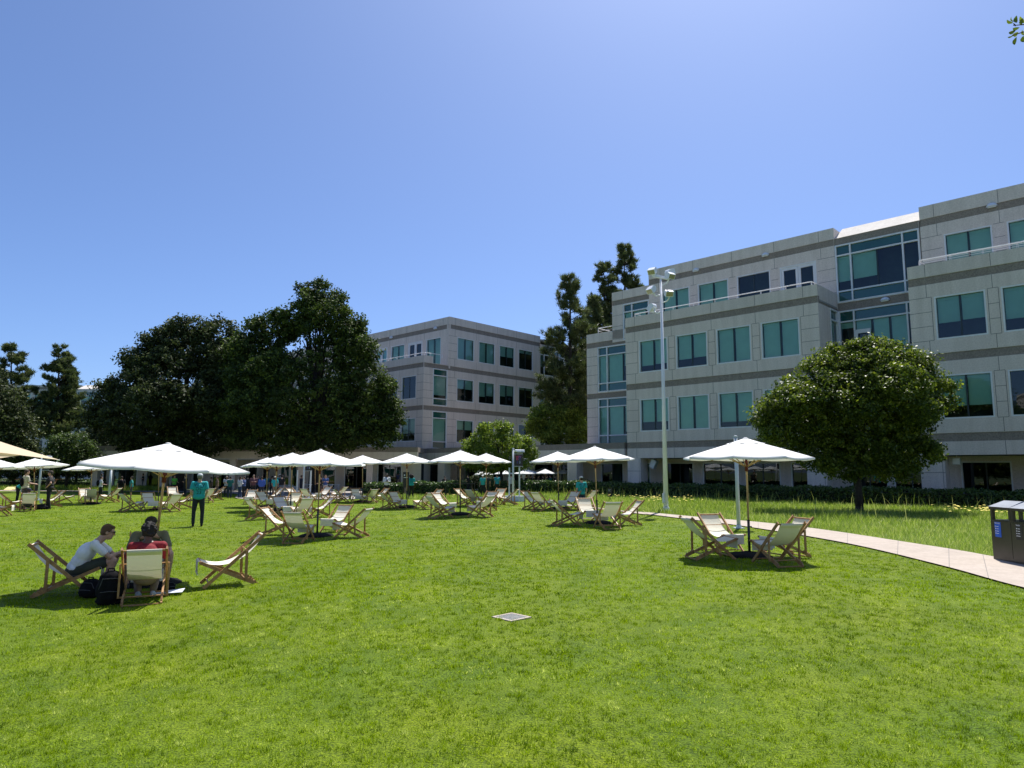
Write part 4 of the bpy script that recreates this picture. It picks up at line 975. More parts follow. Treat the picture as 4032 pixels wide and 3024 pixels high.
# ================================================================== GROUND
def to_fs(V,faces,name,mt,kind='structure'):
    me=bpy.data.meshes.new(name);me.from_pydata(V,[],faces);me.materials.append(mt);me.polygons.foreach_set('use_smooth',[True]*len(faces));o=obj(name,me);o['kind']=kind;return o
xs=list(np.arange(-75,45.01,.75));ys=list(np.arange(-6,64.01,.75))
V=[(x,y,hgt(x,y)) for y in ys for x in xs];nx=len(xs)
Fc=[(j*nx+i,j*nx+i+1,(j+1)*nx+i+1,(j+1)*nx+i) for j in range(len(ys)-1) for i in range(nx-1)]
to_fs(V,Fc,'lawn',M['lawn'])
g=MB();g.quad((-900,-500,-.14),(900,-500,-.14),(900,1600,-.14),(-900,1600,-.14));o=g.build('ground',M['ground']);o['kind']='structure'
def ribbon(name,lo,hi,mt,dz,n=10,w=6):
    """strip between two polylines, draped on the terrain"""
    def res(P,n):
        P=[Vector(p) for p in P];out=[]
        # Catmull-Rom
        Q=[P[0]*2-P[1]]+P+[P[-1]*2-P[-2]]
        for i in range(1,len(Q)-2):
            for k in range(n):
                u=k/n;a,b,c,d=Q[i-1],Q[i],Q[i+1],Q[i+2]
                out.append(.5*((2*b)+(-a+c)*u+(2*a-5*b+4*c-d)*u*u+(-a+3*b-3*c+d)*u**3))
        out.append(P[-1]);return out
    A=res(lo,n);B=res(hi,n);V=[];F=[]
    for a,b in zip(A,B):
        for k in range(w+1):
            p=a.lerp(b,k/w);V.append((p.x,p.y,hgt(p.x,p.y)+dz))
    for i in range(len(A)-1):
        for k in range(w): a=i*(w+1)+k;F.append((a,a+1,a+w+2,a+w+1))
    return to_fs(V,F,name,mt),A,B
def G2(px,py): p=gp(px,py);return (p.x,p.y)
lo=[(3.0,-4),(6.6,3.5),(8.0,8.5)]+[G2(*p) for p in ((4032,2320),(3700,2229.5),(3300,2136),(2950,2078),(2600,2033),(2506,2024),(2353,2004))]+[(1.5,37.6)]
hi=[(5.2,-5),(8.9,3),(10.2,8.5)]+[G2(*p) for p in ((4032,2218),(3700,2159),(3300,2097),(2950,2055),(2600,2024),(2448,2013),(2330,1999))]+[(1.7,38.6)]
path,PA,PB_=ribbon('path',lo,hi,M['path'],.03)
jm=MB()
for i in range(4,len(PA)-6,5):
    a,b=PA[i],PB_[i];d=(b-a).normalized();t_=Vector((-d.y,d.x))*.006
    for k in range(6):
        p=a.lerp(b,k/6);q=a.lerp(b,(k+1)/6);jm.add([(p.x-t_.x,p.y-t_.y,hgt(*p)+.034),(p.x+t_.x,p.y+t_.y,hgt(*p)+.034),(q.x+t_.x,q.y+t_.y,hgt(*q)+.034),(q.x-t_.x,q.y-t_.y,hgt(*q)+.034)],[(0,1,2,3)])
o=jm.build('control_joints',M['joint'],path)
# far path + terrace at left
ribbon('far_path',[(-75,58.2),(-50,58.4),(-30,57.5)],[(-75,59.6),(-50,59.8),(-30,59.3)],M['path'],.03)
ribbon('terrace',[(-31,56.8),(-22,54.5),(-17.5,45.2),(-10.6,44.8),(-10.2,50)],[(-31,62),(-24,62),(-16,62),(-10.2,62),(-9.8,62)],M['pave'],.035)
# ---------------- numpy foliage tools
def quads(C,Nn,L,Wd,tint,rng,kind='leaf'):
    """diamond leaves at C with normals Nn"""
    n=len(C);a=rng.normal(size=(n,3));a-= (a*Nn).sum(1,keepdims=True)*Nn;a/=np.linalg.norm(a,axis=1,keepdims=True)+1e-9
    b=np.cross(Nn,a);L=L[:,None];Wd=Wd[:,None]
    V=np.stack([C-a*L*.5,C+b*Wd*.5-a*L*.05,C+a*L*.5,C-b*Wd*.5-a*L*.05],1).reshape(-1,3)
    return V,np.arange(n*4).reshape(n,4),tint
def crown_mesh(name,lobes,mt,n,leaf,seed,clump=.8,per=60,yf=None,inner=.25,up=.35,core=None,ymin=None,sub_=0):
    """lobes: (cx,cy,cz,rx,ry,rz) ; leaves sit in clumps spread over the lobes' shells"""
    rng=np.random.default_rng(seed);lb=np.array(lobes,float)
    if sub_:
        ex=[];cen=lb[:,:3].mean(0)
        for q in lb:
            ex.append(np.concatenate([q[:3],q[3:]*.8]))
            for _ in range(sub_):
                d=rng.normal(size=3);d/=np.linalg.norm(d);d[2]=abs(d[2])*.9-.25
                p=q[:3]+d*q[3:]*rng.uniform(.78,1.02);rr=q[3:]*rng.uniform(.22,.42);rr[2]*=.8
                if any(np.linalg.norm((p-o[:3])/o[3:])<.75 for o in lb if o is not q): continue
                ex.append(np.concatenate([p,rr]))
        lb=np.array(ex)
    area=lb[:,3]*lb[:,5]+lb[:,3]*lb[:,4]+lb[:,4]*lb[:,5];pr=area/area.sum()
    nc=max(8,n//per);k=rng.choice(len(lb),nc,p=pr)
    d=rng.normal(size=(nc,3));d/=np.linalg.norm(d,axis=1,keepdims=True)
    r=1+np.clip(.12*rng.normal(size=nc),-.4,.33);r[rng.random(nc)<inner]*=rng.uniform(.3,.85)
    C=lb[k,:3]+d*lb[k,3:]*r[:,None]
    # drop clumps deep inside any lobe
    keep=np.ones(nc,bool)
    for q in lb:
        e=((C-q[:3])/q[3:]);keep&=~((np.linalg.norm(e,axis=1)<.6)&(rng.random(nc)<.8))
    C=C[keep];d=d[keep];nc=len(C)
    cs=clump*rng.uniform(.4,1.35,nc);ct=rng.normal(.5,.16,nc)
    idx=np.repeat(np.arange(nc),per);m=len(idx)
    g=rng.normal(size=(m,3));g/=np.linalg.norm(g,axis=1,keepdims=True);g*=rng.random((m,1))**.45
    off=g*cs[idx,None]*np.array([1,1,.75])
    P=C[idx]+off
    Nn=g*.7+np.array([0,0,up])+rng.normal(size=(m,3))*.55;Nn/=np.linalg.norm(Nn,axis=1,keepdims=True)
    tint=np.clip(ct[idx]+rng.normal(0,.14,m)+.12*g[:,2],0,1)
    L=leaf*rng.uniform(.6,1.3,m);
    if ymin is not None: kk=P[:,2]>ymin;P=P[kk];Nn=Nn[kk];tint=tint[kk];L=L[kk]
    V,F,T=quads(P,Nn,L,L*.55,tint,rng)
    return npmesh(name,V,F,mt,T)
def trunk(m,p,h,r,lim,seed,spread=.5):
    rng=random.Random(seed);p=Vector(p)
    q=p+Vector((rng.uniform(-.15,.15),rng.uniform(-.15,.15),h));m.cyl(p-Vector((0,0,.2)),p+Vector((0,0,.25)),r*1.35,r*1.05,12);m.cyl(p+Vector((0,0,.24)),q,r*1.05,r*.75,12)
    for e in lim:
        e=Vector(e);s=p.lerp(q,rng.uniform(.75,1));e=s.lerp(e,.8);mid=s.lerp(e,.5)+Vector((0,0,.12*(e-s).length));m.cyl(s,mid,r*.5,r*.32,8);m.cyl(mid,e,r*.32,r*.1,8)
        for k in range(3):
            z=mid.lerp(e,rng.uniform(.1,.7));u=(e-s)*.22;f=z+Vector((u.x+rng.uniform(-1,1)*u.length*.6,u.y+rng.uniform(-1,1)*u.length*.6,u.z*.6));m.cyl(z,f,r*.18,r*.05,6)
def tree(name,lab,cat,base,lob,mt,n,leaf,seed,h,r,bark='bark',**k):
    """lob in pixels: (px,py,rpx,rpy,depth_offset)"""
    B=base;t=thing(name,lab,cat,B);L=[]
    for (px,py,rx,ry,dy) in lob:
        c=at(px,py,B.y+dy);s=(B.y+dy)/FPX;L.append((c.x-B.x,dy,c.z-B.z,rx*s,(rx*s+ry*s)/2,ry*s))
    m=MB();trunk(m,(0,0,0),h,r,[Vector((l[0]*.8,l[1]*.8,l[2]*1.0)) for l in L],seed);m.build('trunk',M[bark],t,True)
    obj('crown',crown_mesh('crown',L,M[mt],n,leaf,seed,**k),t);return t
# ---------------- trees
B=gp(3385,2018)
tree('magnolia_tree','round glossy-leaved tree with slim trunk before the right office building','tree',B,
 [(3390,1600,250,215,0),(3210,1590,190,150,-.4),(3130,1690,130,105,.2),(3520,1570,165,165,.3),(3560,1640,105,100,-.3),(3430,1440,170,110,0),(3300,1450,130,100,.4),(3520,1430,120,90,0),(3570,1530,90,80,.2),(3250,1760,150,95,0),(3450,1770,180,105,.3),(3590,1780,105,85,0),(3100,1640,90,80,0),(3330,1830,120,60,0),(3520,1840,110,55,0),(3410,1372,110,48,0)],
 'glossy',200000,.135,5,2.1,.16,bark='barkd',clump=.34,per=36,inner=.2,sub_=10)
Y1=57;b1=at(1240,1900,Y1);b1.z=0
tree('live_oak','tallest dark live oak left of the centre office building','tree',b1,
 [(1225,1560,230,220,0),(1235,1200,62,78,0),(1190,1140,30,20,0),(1265,1120,38,24,0),(1310,1180,50,45,.5),(1180,1250,80,70,0),(1280,1270,120,100,-.5),(1360,1290,75,90,0),(1080,1300,95,75,0),(1020,1290,45,45,.5),(1010,1400,95,100,0),(1400,1400,90,110,0),(1440,1520,95,110,-.5),(1480,1610,95,90,0),(1530,1650,55,65,0),(1380,1650,120,110,-1),(1300,1720,130,80,0),(1490,1710,70,60,0),(1100,1600,150,160,-1),(1000,1600,110,150,1),(1090,1740,150,60,0),(975,1400,95,110,.5),(1000,1500,110,100,-.5)],
 'oak',190000,.25,21,5,.5,bark='barkd',clump=.62,per=36,inner=.2,sub_=11)
Y2=60;b2=at(700,1900,Y2);b2.z=0
tree('live_oak','broad dark live oak left of the tallest oak','tree',b2,
 [(700,1560,220,220,0),(770,1300,90,60,0),(860,1310,75,65,0),(680,1320,70,50,.5),(620,1350,60,50,0),(740,1400,160,100,0),(560,1430,85,70,0),(880,1430,90,120,0),(500,1540,90,90,0),(430,1530,45,40,0),(430,1640,75,110,0),(560,1660,150,130,-1),(860,1590,140,130,-1),(920,1650,100,110,0),(800,1720,150,80,0),(640,1740,170,70,0),(930,1480,100,120,0)],
 'oak2',170000,.26,33,5,.5,bark='barkd',clump=.62,per=36,inner=.2,sub_=11)
def small(name,lab,px,py,Y,lob,mt,n,leaf,seed,h=1.6,r=.12,**k):
    b=at(px,py,Y);b.z=hgt(b.x,b.y) if Y<60 else 0;return tree(name,lab,'tree',b,lob,mt,n,leaf,seed,h,r,**k)
small('young_tree','small yellow-green tree behind the banner post with a dark forked trunk',1974,1920,51.5,[(1970,1770,105,75,0),(1940,1700,60,42,0),(1985,1680,40,28,0),(2050,1760,55,55,0),(1890,1760,60,55,0),(2085,1790,30,35,0),(1870,1820,50,35,0),(1930,1835,80,30,0),(2040,1830,55,28,0)],'lime',34000,.16,41,1.9,.13,clump=.30,per=22,inner=.2,sub_=8,bark='barkd')
small('young_tree','yellow-green tree between the covered walkway and the tall centre pine',2190,1900,64,[(2150,1640,75,55,0),(2230,1650,70,60,0),(2110,1680,45,40,0),(2200,1710,90,60,0),(2280,1700,50,70,0),(2260,1610,40,35,0)],'lime',30000,.2,43,2.4,.15,clump=.42,per=24,sub_=8,bark='barkd')
small('young_tree','low mid-green tree behind the parasols beneath the far-left pine',262,1900,62,[(262,1790,72,55,0),(215,1800,40,35,0),(300,1750,50,40,0),(340,1800,50,40,0),(250,1740,45,30,0),(300,1830,70,25,0)],'mid',22000,.2,45,2,.13,clump=.5,per=26,bark='barkd')
small('broadleaf_tree','grey-green tree cut by the left edge of the photo',-40,1900,55,[(-20,1680,110,110,0),(60,1720,70,80,0),(20,1590,60,60,0),(95,1790,50,45,0),(0,1790,110,60,0),(-60,1520,70,80,0)],'oak2',30000,.24,47,3,.25,clump=.65,per=30,bark='barkd')
small('broadleaf_tree','dark small tree at the left end of the broad oak',415,1900,72,[(400,1790,60,60,0),(455,1740,70,90,0),(380,1720,35,50,0)],'oak2',16000,.24,49,2.5,.2,clump=.6,per=30,bark='barkd')
# pines
def pine(lab,px,top,bot,Y,hw,seed,dens=1.0,lean=0,prof=None,n=900,group=None):
    rng=np.random.default_rng(seed);b=at(px,1850,Y);T=at(px+lean,top,Y);bz=0;b.z=0
    t=thing('pine_tree',lab,'pine tree',b);H=T.z;s=Y/FPX;z0=max(1.5,at(px,bot,Y).z);R=hw*s;dx=T.x-b.x
    tr=MB();segs=10
    for i in range(segs): tr.cyl((dx*i/segs,0,H*i/segs),(dx*(i+1)/segs,0,H*(i+1)/segs),.32*(1-i/segs)+.03,.32*(1-(i+1)/segs)+.03,10)
    tufts=[];prof=prof or (lambda u:.08+.94*u**.72);z=H-.3;nt=12
    while z>z0:
        u=(H-z)/(H-z0);nb=int(2+rng.integers(0,3)+u*2)
        for i in range(nb):
            a=rng.uniform(0,2*np.pi);ln=R*prof(u)*rng.choice([.55,.8,1.0,1.2],p=[.2,.3,.3,.2])*rng.uniform(.85,1.1)+.12
            e=np.array([dx*z/H+ln*np.cos(a),ln*np.sin(a),z+ln*rng.uniform(.05,.5)]);s0=np.array([dx*z/H,0,z-ln*.15]);tr.cyl(tuple(s0),tuple(e),.05,.015,5)
            for k in range(int(4+ln*5.2)):
                q=rng.uniform(.3,1.08)**.6;p=s0+(e-s0)*q+rng.normal(size=3)*np.array([.24,.24,.2])*(.32+ln*.25)
                dr=(e-s0)/np.linalg.norm(e-s0)*.6+np.array([0,0,.8])+rng.normal(size=3)*.3;tufts.append((p,dr/np.linalg.norm(dr),rng.normal(.5,.2)))
        z-=rng.uniform(.28,.6)*(R/3.2)**.5
    tr.build('trunk',M['barkd'],t,True)
    P=np.array([x[0] for x in tufts]);D=np.array([x[1] for x in tufts]);tt=np.array([x[2] for x in tufts]);per=30
    idx=np.repeat(np.arange(len(P)),per);m=len(idx);nd=D[idx]*.9+rng.normal(size=(m,3))*.62;nd/=np.linalg.norm(nd,axis=1,keepdims=True)
    L=rng.uniform(.25,.55,m)[:,None];base=P[idx]+rng.normal(size=(m,3))*.10
    sd_=np.cross(nd,rng.normal(size=(m,3)));sd_/=np.linalg.norm(sd_,axis=1,keepdims=True);wd=.034*(Y/60)
    V=np.stack([base-sd_*wd,base+sd_*wd,base+nd*L],1).reshape(-1,3)
    obj('crown',npmesh('crown',V,np.arange(3*m).reshape(m,3),M['pine'],np.clip(tt[idx]+rng.normal(0,.12,m),0,1)),t);return t
pine('tall sparse pine in the gap between the centre and right office buildings',2245,1092,1700,66,135,61)
pine('slim pine just left of the right building, behind the sparse pine',2335,1170,1700,74,95,62)
pine('tallest pine, its top above the stepped roof corner of the right building',2455,965,1480,80,118,63,lean=5)
pine('dark pine top merging with the tallest one behind the right building',2378,1040,1600,78,125,64)
pine('full dark pine standing alone before the far-left office block',232,1362,1740,95,92,65,prof=lambda u:.09+.9*u**.6)
pine('pine at the left edge of the photo, mostly behind the grey-green tree',45,1362,1720,92,100,66,prof=lambda u:.09+.9*u**.65)
pine('narrow side pine leaning against the lone far-left pine',272,1402,1700,97,48,67)
# overhanging sprig upper right
t=thing('magnolia_twig','leafy twig of an overhead tree entering at the upper right corner','twig',at(4060,130,3.2));o0=t.location.copy()
m=MB();T0=lambda x,y:at(x,y,3.2)-o0
for a,b in (((4120,90),(3990,100)),((4110,100),(3985,140)),((4000,102),(3990,92))): m.cyl(T0(*a),T0(*b),.004,.002,6)
m.build('stem',M['bark'],t)
rng=np.random.default_rng(3);Vv=[];Ff=[]
def leaf3(c,ang,L,W,tl=.3):
    c=T0(*c);d=Vector((math.cos(ang),0,math.sin(ang)));nrm=Vector((rng.uniform(-.5,.5),-1,rng.uniform(-.6,.6))).normalized();s=d.cross(nrm).normalized();o=len(Vv)
    pr=[(0,0),(.15,.55),(.4,1),(.7,.85),(.9,.4),(1,0)]
    for u,w in pr: Vv.append(c+d*L*u+s*W*w*.5+Vector((0,.01*math.sin(u*3),0)))
    for u,w in pr[1:-1][::-1]: Vv.append(c+d*L*u-s*W*w*.5+Vector((0,.01*math.sin(u*3),0)))
    Ff.append(tuple(range(o,o+10)))
for c,a,L,W in (((3990,90),2.6,.035,.014),((3992,86),1.9,.03,.013),((4003,90),1.45,.042,.019),((4020,100),1.2,.045,.02),((4015,108),3.3,.035,.016),((4000,118),3.6,.04,.018),((4010,125),3.9,.035,.02),((3990,140),3.4,.03,.012),((4003,145),4.4,.045,.017),((4025,118),5.2,.03,.016),((4030,140),4.7,.035,.018),((4040,90),2.2,.045,.02),((4035,110),.3,.04,.02)): leaf3(c,a,L,W)
me=bpy.data.meshes.new('leaves');me.from_pydata([tuple(v) for v in Vv],[],Ff);me.materials.append(M['glossy']);a=me.attributes.new('tint','FLOAT','FACE');a.data.foreach_set('value',rng.uniform(.3,.9,len(Ff)).astype(np.float32));obj('leaves',me,t)
# ---------------- hedges
def hedge(name,lab,line,width,h,seed,dens=260,mt='hedge',group=None):
    """line: front-bottom polyline (x,y); body extends away from camera by width"""
    P=[Vector(p) for p in line];o=Vector((P[0].x,P[0].y,0));t=thing(name,lab,'hedge',o);rng=np.random.default_rng(seed)
    core=MB();C=[];Nn=[]
    for a,b in zip(P[:-1],P[1:]):
        d=(b-a);L=d.length;d=d/L;nn=Vector((-d.y,d.x))
        if nn.y<0: nn=-nn
        n=int(L*(h+width)*dens)
        for part_,frac in (('f',h/(h+width)),('t',width/(h+width))):
            k=int(n*frac);u=rng.random(k)*L;w=rng.random(k)
            bx=a.x+d.x*u;by=a.y+d.y*u
            if part_=='f': q=.05*rng.normal(size=k);x=bx+nn.x*q;y=by+nn.y*q;z=w*h;nm=np.stack([np.full(k,-nn.x),np.full(k,-nn.y),np.full(k,.4)],1)
            else: x=bx+nn.x*w*width;y=by+nn.y*w*width;z=h+.05*rng.normal(size=k)+.05*np.sin(u*2.3)+.03*np.sin(u*5.1+w*6);nm=np.tile([0,0,1.],(k,1))
            C.append(np.stack([x-o.x,y-o.y,z],1));Nn.append(nm)
        q0=a+nn*.12;q1=b+nn*.12;q2=b+nn*(width-.1);q3=a+nn*(width-.1)
        zc_=hgt(*((a+b)/2));core.add([(q.x-o.x,q.y-o.y,z) for z in (0,h-.10+zc_) for q in (q0,q1,q2,q3)],[(0,1,5,4),(1,2,6,5),(2,3,7,6),(3,0,4,7),(4,5,6,7)])
    C=np.concatenate(C);Nn=np.concatenate(Nn);Nn+=rng.normal(size=Nn.shape)*.7;Nn/=np.linalg.norm(Nn,axis=1,keepdims=True)
    zz=np.array([hgt(x+o.x,y+o.y) for x,y in C[:,:2]]);C[:,2]+=zz
    core.build('shade_core',M['hcore'],t);L=rng.uniform(.10,.19,len(C));V,F,T=quads(C,Nn,L,L*.5,np.clip(rng.normal(.5,.2,len(C)),0,1),rng)
    obj('foliage',npmesh('foliage',V,F,M[mt],T),t)
un=Vector((math.sin(rad(134.27)),math.cos(rad(134.27))));nn_=Vector((un.y,-un.x));F0=Vector((8.459,50.5))
hp=lambda s,off:tuple(F0+un*s+nn_*off)
hedge('clipped_hedge','long dark hedge in the shade along the foot of the right office building',[hp(-2.5,4),hp(8,4),hp(18,4),hp(31,4)],2.0,.82,71)
hedge('clipped_hedge','sunlit hedge behind the banner post and entrance posts',[(-2.4,49.6),(1.5,49.4),(5.0,48.9)],1.6,.88,72,dens=300)
hedge('clipped_hedge','sunlit bushy hedge right of the curly-haired woman',[(-7.6,50.6),(-5.2,50.3),(-3.0,50.2)],1.7,.95,73,dens=300)
hedge('clipped_hedge','dark hedge in oak shade behind the man in white with a black cap',[(-11.0,51.2),(-7.9,51)],1.5,.85,74,dens=240)
hedge('clipped_hedge','far light-green hedge along the path at the left edge',[(-70,66),(-52,65),(-38,64)],2,.75,75,dens=90)
# ---------------- grass
def blades(name,pts,hh,ww,mt,rng,lean=.35,tint=None,segs=1):
    n=len(pts);h=hh[:,None];a=rng.uniform(0,2*np.pi,n);side=np.stack([np.cos(a),np.sin(a),np.zeros(n)],1)*ww[:,None]*.5
    ln=rng.normal(size=(n,3))*lean;ln[:,2]=1;ln/=np.linalg.norm(ln,axis=1,keepdims=True)
    tip=pts+ln*h;mid=pts+ln*h*.55*np.array([.7,.7,1.05])
    if segs==1:
        V=np.stack([pts-side,pts+side,tip],1).reshape(-1,3);F=np.arange(3*n).reshape(n,3)
    else:
        V=np.stack([pts-side,pts+side,mid+side*.8,mid-side*.8,tip],1).reshape(-1,3);i=np.arange(n)[:,None]*5
        F=np.concatenate([np.concatenate([i,i+1,i+2],1),np.concatenate([i,i+2,i+3],1),np.concatenate([i+3,i+2,i+4],1)]);
        if tint is not None: tint=np.concatenate([tint]*3)
    o=obj(name,npmesh(name,V,F,mt,tint));return o
def inside(P,poly):
    x,y=P[:,0],P[:,1];c=np.zeros(len(P),bool);n=len(poly)
    for i in range(n):
        x1,y1=poly[i];x2,y2=poly[(i+1)%n]
        cond=((y1>y)!=(y2>y))&(x<(x2-x1)*(y-y1)/((y2-y1) if y2!=y1 else 1e-9)+x1);c^=cond
    return c
pathlo=[(p.x,p.y) for p in PA];pathhi=[(p.x,p.y) for p in PB_]
lawn_poly=pathlo+[(-2,44.5),(-10.2,45.2),(-17.5,45.3),(-22,54.5),(-31,57),(-75,58),(-75,-4)]
rng=np.random.default_rng(99)
def scatter(n,ymin,ymax,pw=1.0):
    y=ymin+(ymax-ymin)*rng.random(n)**pw;x=(rng.random(n)-.5)*2*(.775*y+.6);return np.stack([x,y],1)
allP=[];allH=[];allW=[];allT=[]
for (a,b,den,h,wd,tf,tr_) in ((3.2,6,330,.036,.0052,15,.018),(6,9.5,190,.038,.0078,13,.024),(9.5,16,85,.040,.013,11,.034),(16,27,30,.042,.024,8,.055),(27,46,10,.044,.045,6,.1)):
    n=int(den*(b-a)*(.775*(a+b)+1.2));P=scatter(n,a,b);X,Y=P[:,0],P[:,1];T_=rng.normal(0,.16 if a<9 else .08,n);pl_=rng.random(n)<.03+.07*(np.sin(X*2.9+np.sin(Y*2)*1.5)*np.sin(Y*3.7+X)>.45);T_[pl_]+=(.38 if a<9 else .25);T_=np.repeat(T_,tf);hs_=np.repeat(rng.uniform(.65,1.25,n),tf);P=np.repeat(P,tf,0)+rng.normal(size=(n*tf,2))*tr_;kk=inside(P,lawn_poly);P=P[kk];T_=T_[kk];hs_=hs_[kk];k=len(P);allP.append(P);allT.append(T_);allH.append(h*hs_*rng.uniform(.6,1.2,k));allW.append(wd*rng.uniform(.7,1.3,k))  # pale tufts: dead blades plus blade glints painted into the tint
P=np.concatenate(allP);Hh=np.concatenate(allH);TT=np.concatenate(allT);Ww=np.concatenate(allW)
dP=gp(2014,2432);kk=(abs(P[:,0]-dP.x)+abs(P[:,1]-dP.y))>.255;P=P[kk];TT=TT[kk];Hh=Hh[kk];Ww=Ww[kk]
dd=abs(P[:,0]-dP.x)+abs(P[:,1]-dP.y);Hh=np.where(dd<.36,Hh*1.6,Hh);z=hgt_np(P[:,0],P[:,1]);X,Y=P[:,0],P[:,1]
tn=.42+.10*np.sin(X*1.7+np.sin(Y*1.1)*2)*np.sin(Y*1.3+1)+.08*np.sin(X*4.3+2*np.sin(Y*2.7))*np.sin(Y*5.1+np.sin(X*3.3))+TT+rng.normal(0,.09,len(P))
blades('lawn_grass',np.stack([P[:,0],P[:,1],z-.004],1),Hh,Ww,M['grass'],rng,.62,np.clip(tn,0,1))['kind']='stuff'
# meadow
me_poly=pathhi+[(1.7,40),(-2,44.6),(-10.0,45.4),(-11,50.8),(-2.4,49.3),(5,48.7),hp(-2.5,4.1),hp(8,4.1),hp(18,4.1),hp(31,4.1),(26,8),(12,-5)]
def meadow_pts(n,box):
    Q=np.stack([rng.uniform(box[0],box[1],n),rng.uniform(box[2],box[3],n)],1);return Q[inside(Q,me_poly)]
Q=meadow_pts(420000,(-12,28,8,52));dist=Q[:,1]
kk=(abs(Q[:,0])<.8*Q[:,1]+1)&(rng.random(len(Q))<np.clip(26/dist,.25,1));Q=Q[kk]
zz=hgt_np(Q[:,0],Q[:,1]);n=len(Q)
patch=.5+.5*np.sin(Q[:,0]*.9+1.3*np.sin(Q[:,1]*.6))*np.sin(Q[:,1]*.8+Q[:,0]*.3)
hh=(.15+.16*patch)*rng.uniform(.5,1.4,n);tn=np.clip(.36+.26*(1-patch)+rng.normal(0,.24,n),0,1)
o=blades('meadow_grass',np.stack([Q[:,0],Q[:,1],zz],1),hh,.011*rng.uniform(.5,1.5,n)*np.clip(Q[:,1]/24,.5,2),M['meadow'],rng,.6,tn,2);o['kind']='stuff'
# taller seed heads
Q=meadow_pts(6500,(-12,28,10,52));
d2=Q@np.array([nn_.x,nn_.y])-F0.dot(nn_);Q=Q[(rng.random(len(Q))<np.exp(-((d2-5.2)/1.6)**2)+.05)];n=len(Q)
o=blades('tall_seed_grass',np.stack([Q[:,0],Q[:,1],hgt_np(Q[:,0],Q[:,1])],1),rng.uniform(.42,.85,n),.015*rng.uniform(.7,1.3,n)*np.clip(Q[:,1]/25,.6,1.6),M['meadow'],rng,.22,np.clip(rng.normal(.75,.15,n),0,1),2);o['kind']='stuff'
# far-left meadow strip
n=26000;Q=np.stack([rng.uniform(-70,-30,n),rng.uniform(59.9,65,n)],1)
o=blades('far_meadow_grass',np.stack([Q[:,0],Q[:,1],hgt_np(Q[:,0],Q[:,1])],1),rng.uniform(.2,.55,n),rng.uniform(.03,.06,n),M['meadow'],rng,.4,np.clip(rng.normal(.4,.18,n),0,1),1);o['kind']='stuff'
# yellow flowers
fm=MB();rf=random.Random(5)
cl=[(2570,1985,10,.5),(2665,1985,14,.5),(2615,1975,10,.6),(2350,1962,8,.5),(2475,1973,9,.5),(3800,2030,16,.7),(3835,2033,14,.6),(3880,2040,14,.6),(3925,2045,14,.6),(3960,2048,16,.7),(3730,2022,6,.7),(1745,1960,10,.8),(2580,1974,10,.4),(2700,1980,6,.5)]
for px,py,k,sp in cl:
    c=gp(px,py+22)
    for i in range(k):
        x=c.x+rf.gauss(0,sp);y=c.y+rf.gauss(0,sp*.6);z=hgt(x,y)+rf.uniform(.42,.58);r=rf.uniform(.035,.055)
        fm.cyl((x,y,z),(x,y,z+.012),r,r*.6,7)
o=fm.build('yellow_yarrow',M['flower']);o['kind']='stuff'
# dark shrubs by the walkway
small('shrub','dark round shrub behind the black railing',1895,1915,53,[(1893,1895,45,22,0),(1860,1905,28,16,0)],'oak2',5000,.14,81,.4,.04,clump=.3,per=24,bark='barkd')
for px,py,d,lob,l in ((575,1897,66,0,0),):
    pass
small('street_tree','slim dark tree behind the man in black at far left, crown behind the parasol',298,1905,66,[(300,1835,80,35,0),(330,1790,50,35,0),(210,1845,60,25,0)],'oak2',16000,.2,83,2.2,.13,clump=.5,per=26,bark='barkd')
small('street_tree','dark slim-trunked tree behind the man in the beige tee',52,1905,64,[(60,1845,85,35,0),(20,1810,70,40,0),(150,1850,55,25,0)],'oak2',16000,.2,85,2.2,.13,clump=.5,per=26,bark='barkd')
# ================================================================== PEOPLE
def blob(prims,voxel,sm=2):
    """prims: ('c',p0,r0,p1,r1) round cones, ('e',c,(rx,ry,rz),M) ellipsoids -> one continuous remeshed skin"""
    m=MB()
    for p in prims:
        if p[0]=='c':
            _,a,r0,b,r1=p;a=Vector(a);b=Vector(b)
            m.cyl(a,b,r0,r1,12);m.sph(a,r0*.995,12,8);m.sph(b,r1*.995,12,8)
        else: m.sph(p[1],p[2],16,10,p[3] if len(p)>3 else None)
    me=bpy.data.meshes.new('b');me.from_pydata(m.v,[],m.f);o=bpy.data.objects.new('b',me)
    r=o.modifiers.new('r','REMESH');r.mode='VOXEL';r.voxel_size=voxel
    if sm: s=o.modifiers.new('s','SMOOTH');s.iterations=sm;s.factor=.5
    out=ev_mesh(o)
    bpy.data.objects.remove(o);bpy.data.meshes.remove(me)
    out.polygons.foreach_set('use_smooth',[True]*len(out.polygons));return out
def basis(up,fw):
    u=Vector(up).normalized();f=Vector(fw);f=(f-u*f.dot(u)).normalized();r=f.cross(u);return Matrix((r,f,u)).transposed()
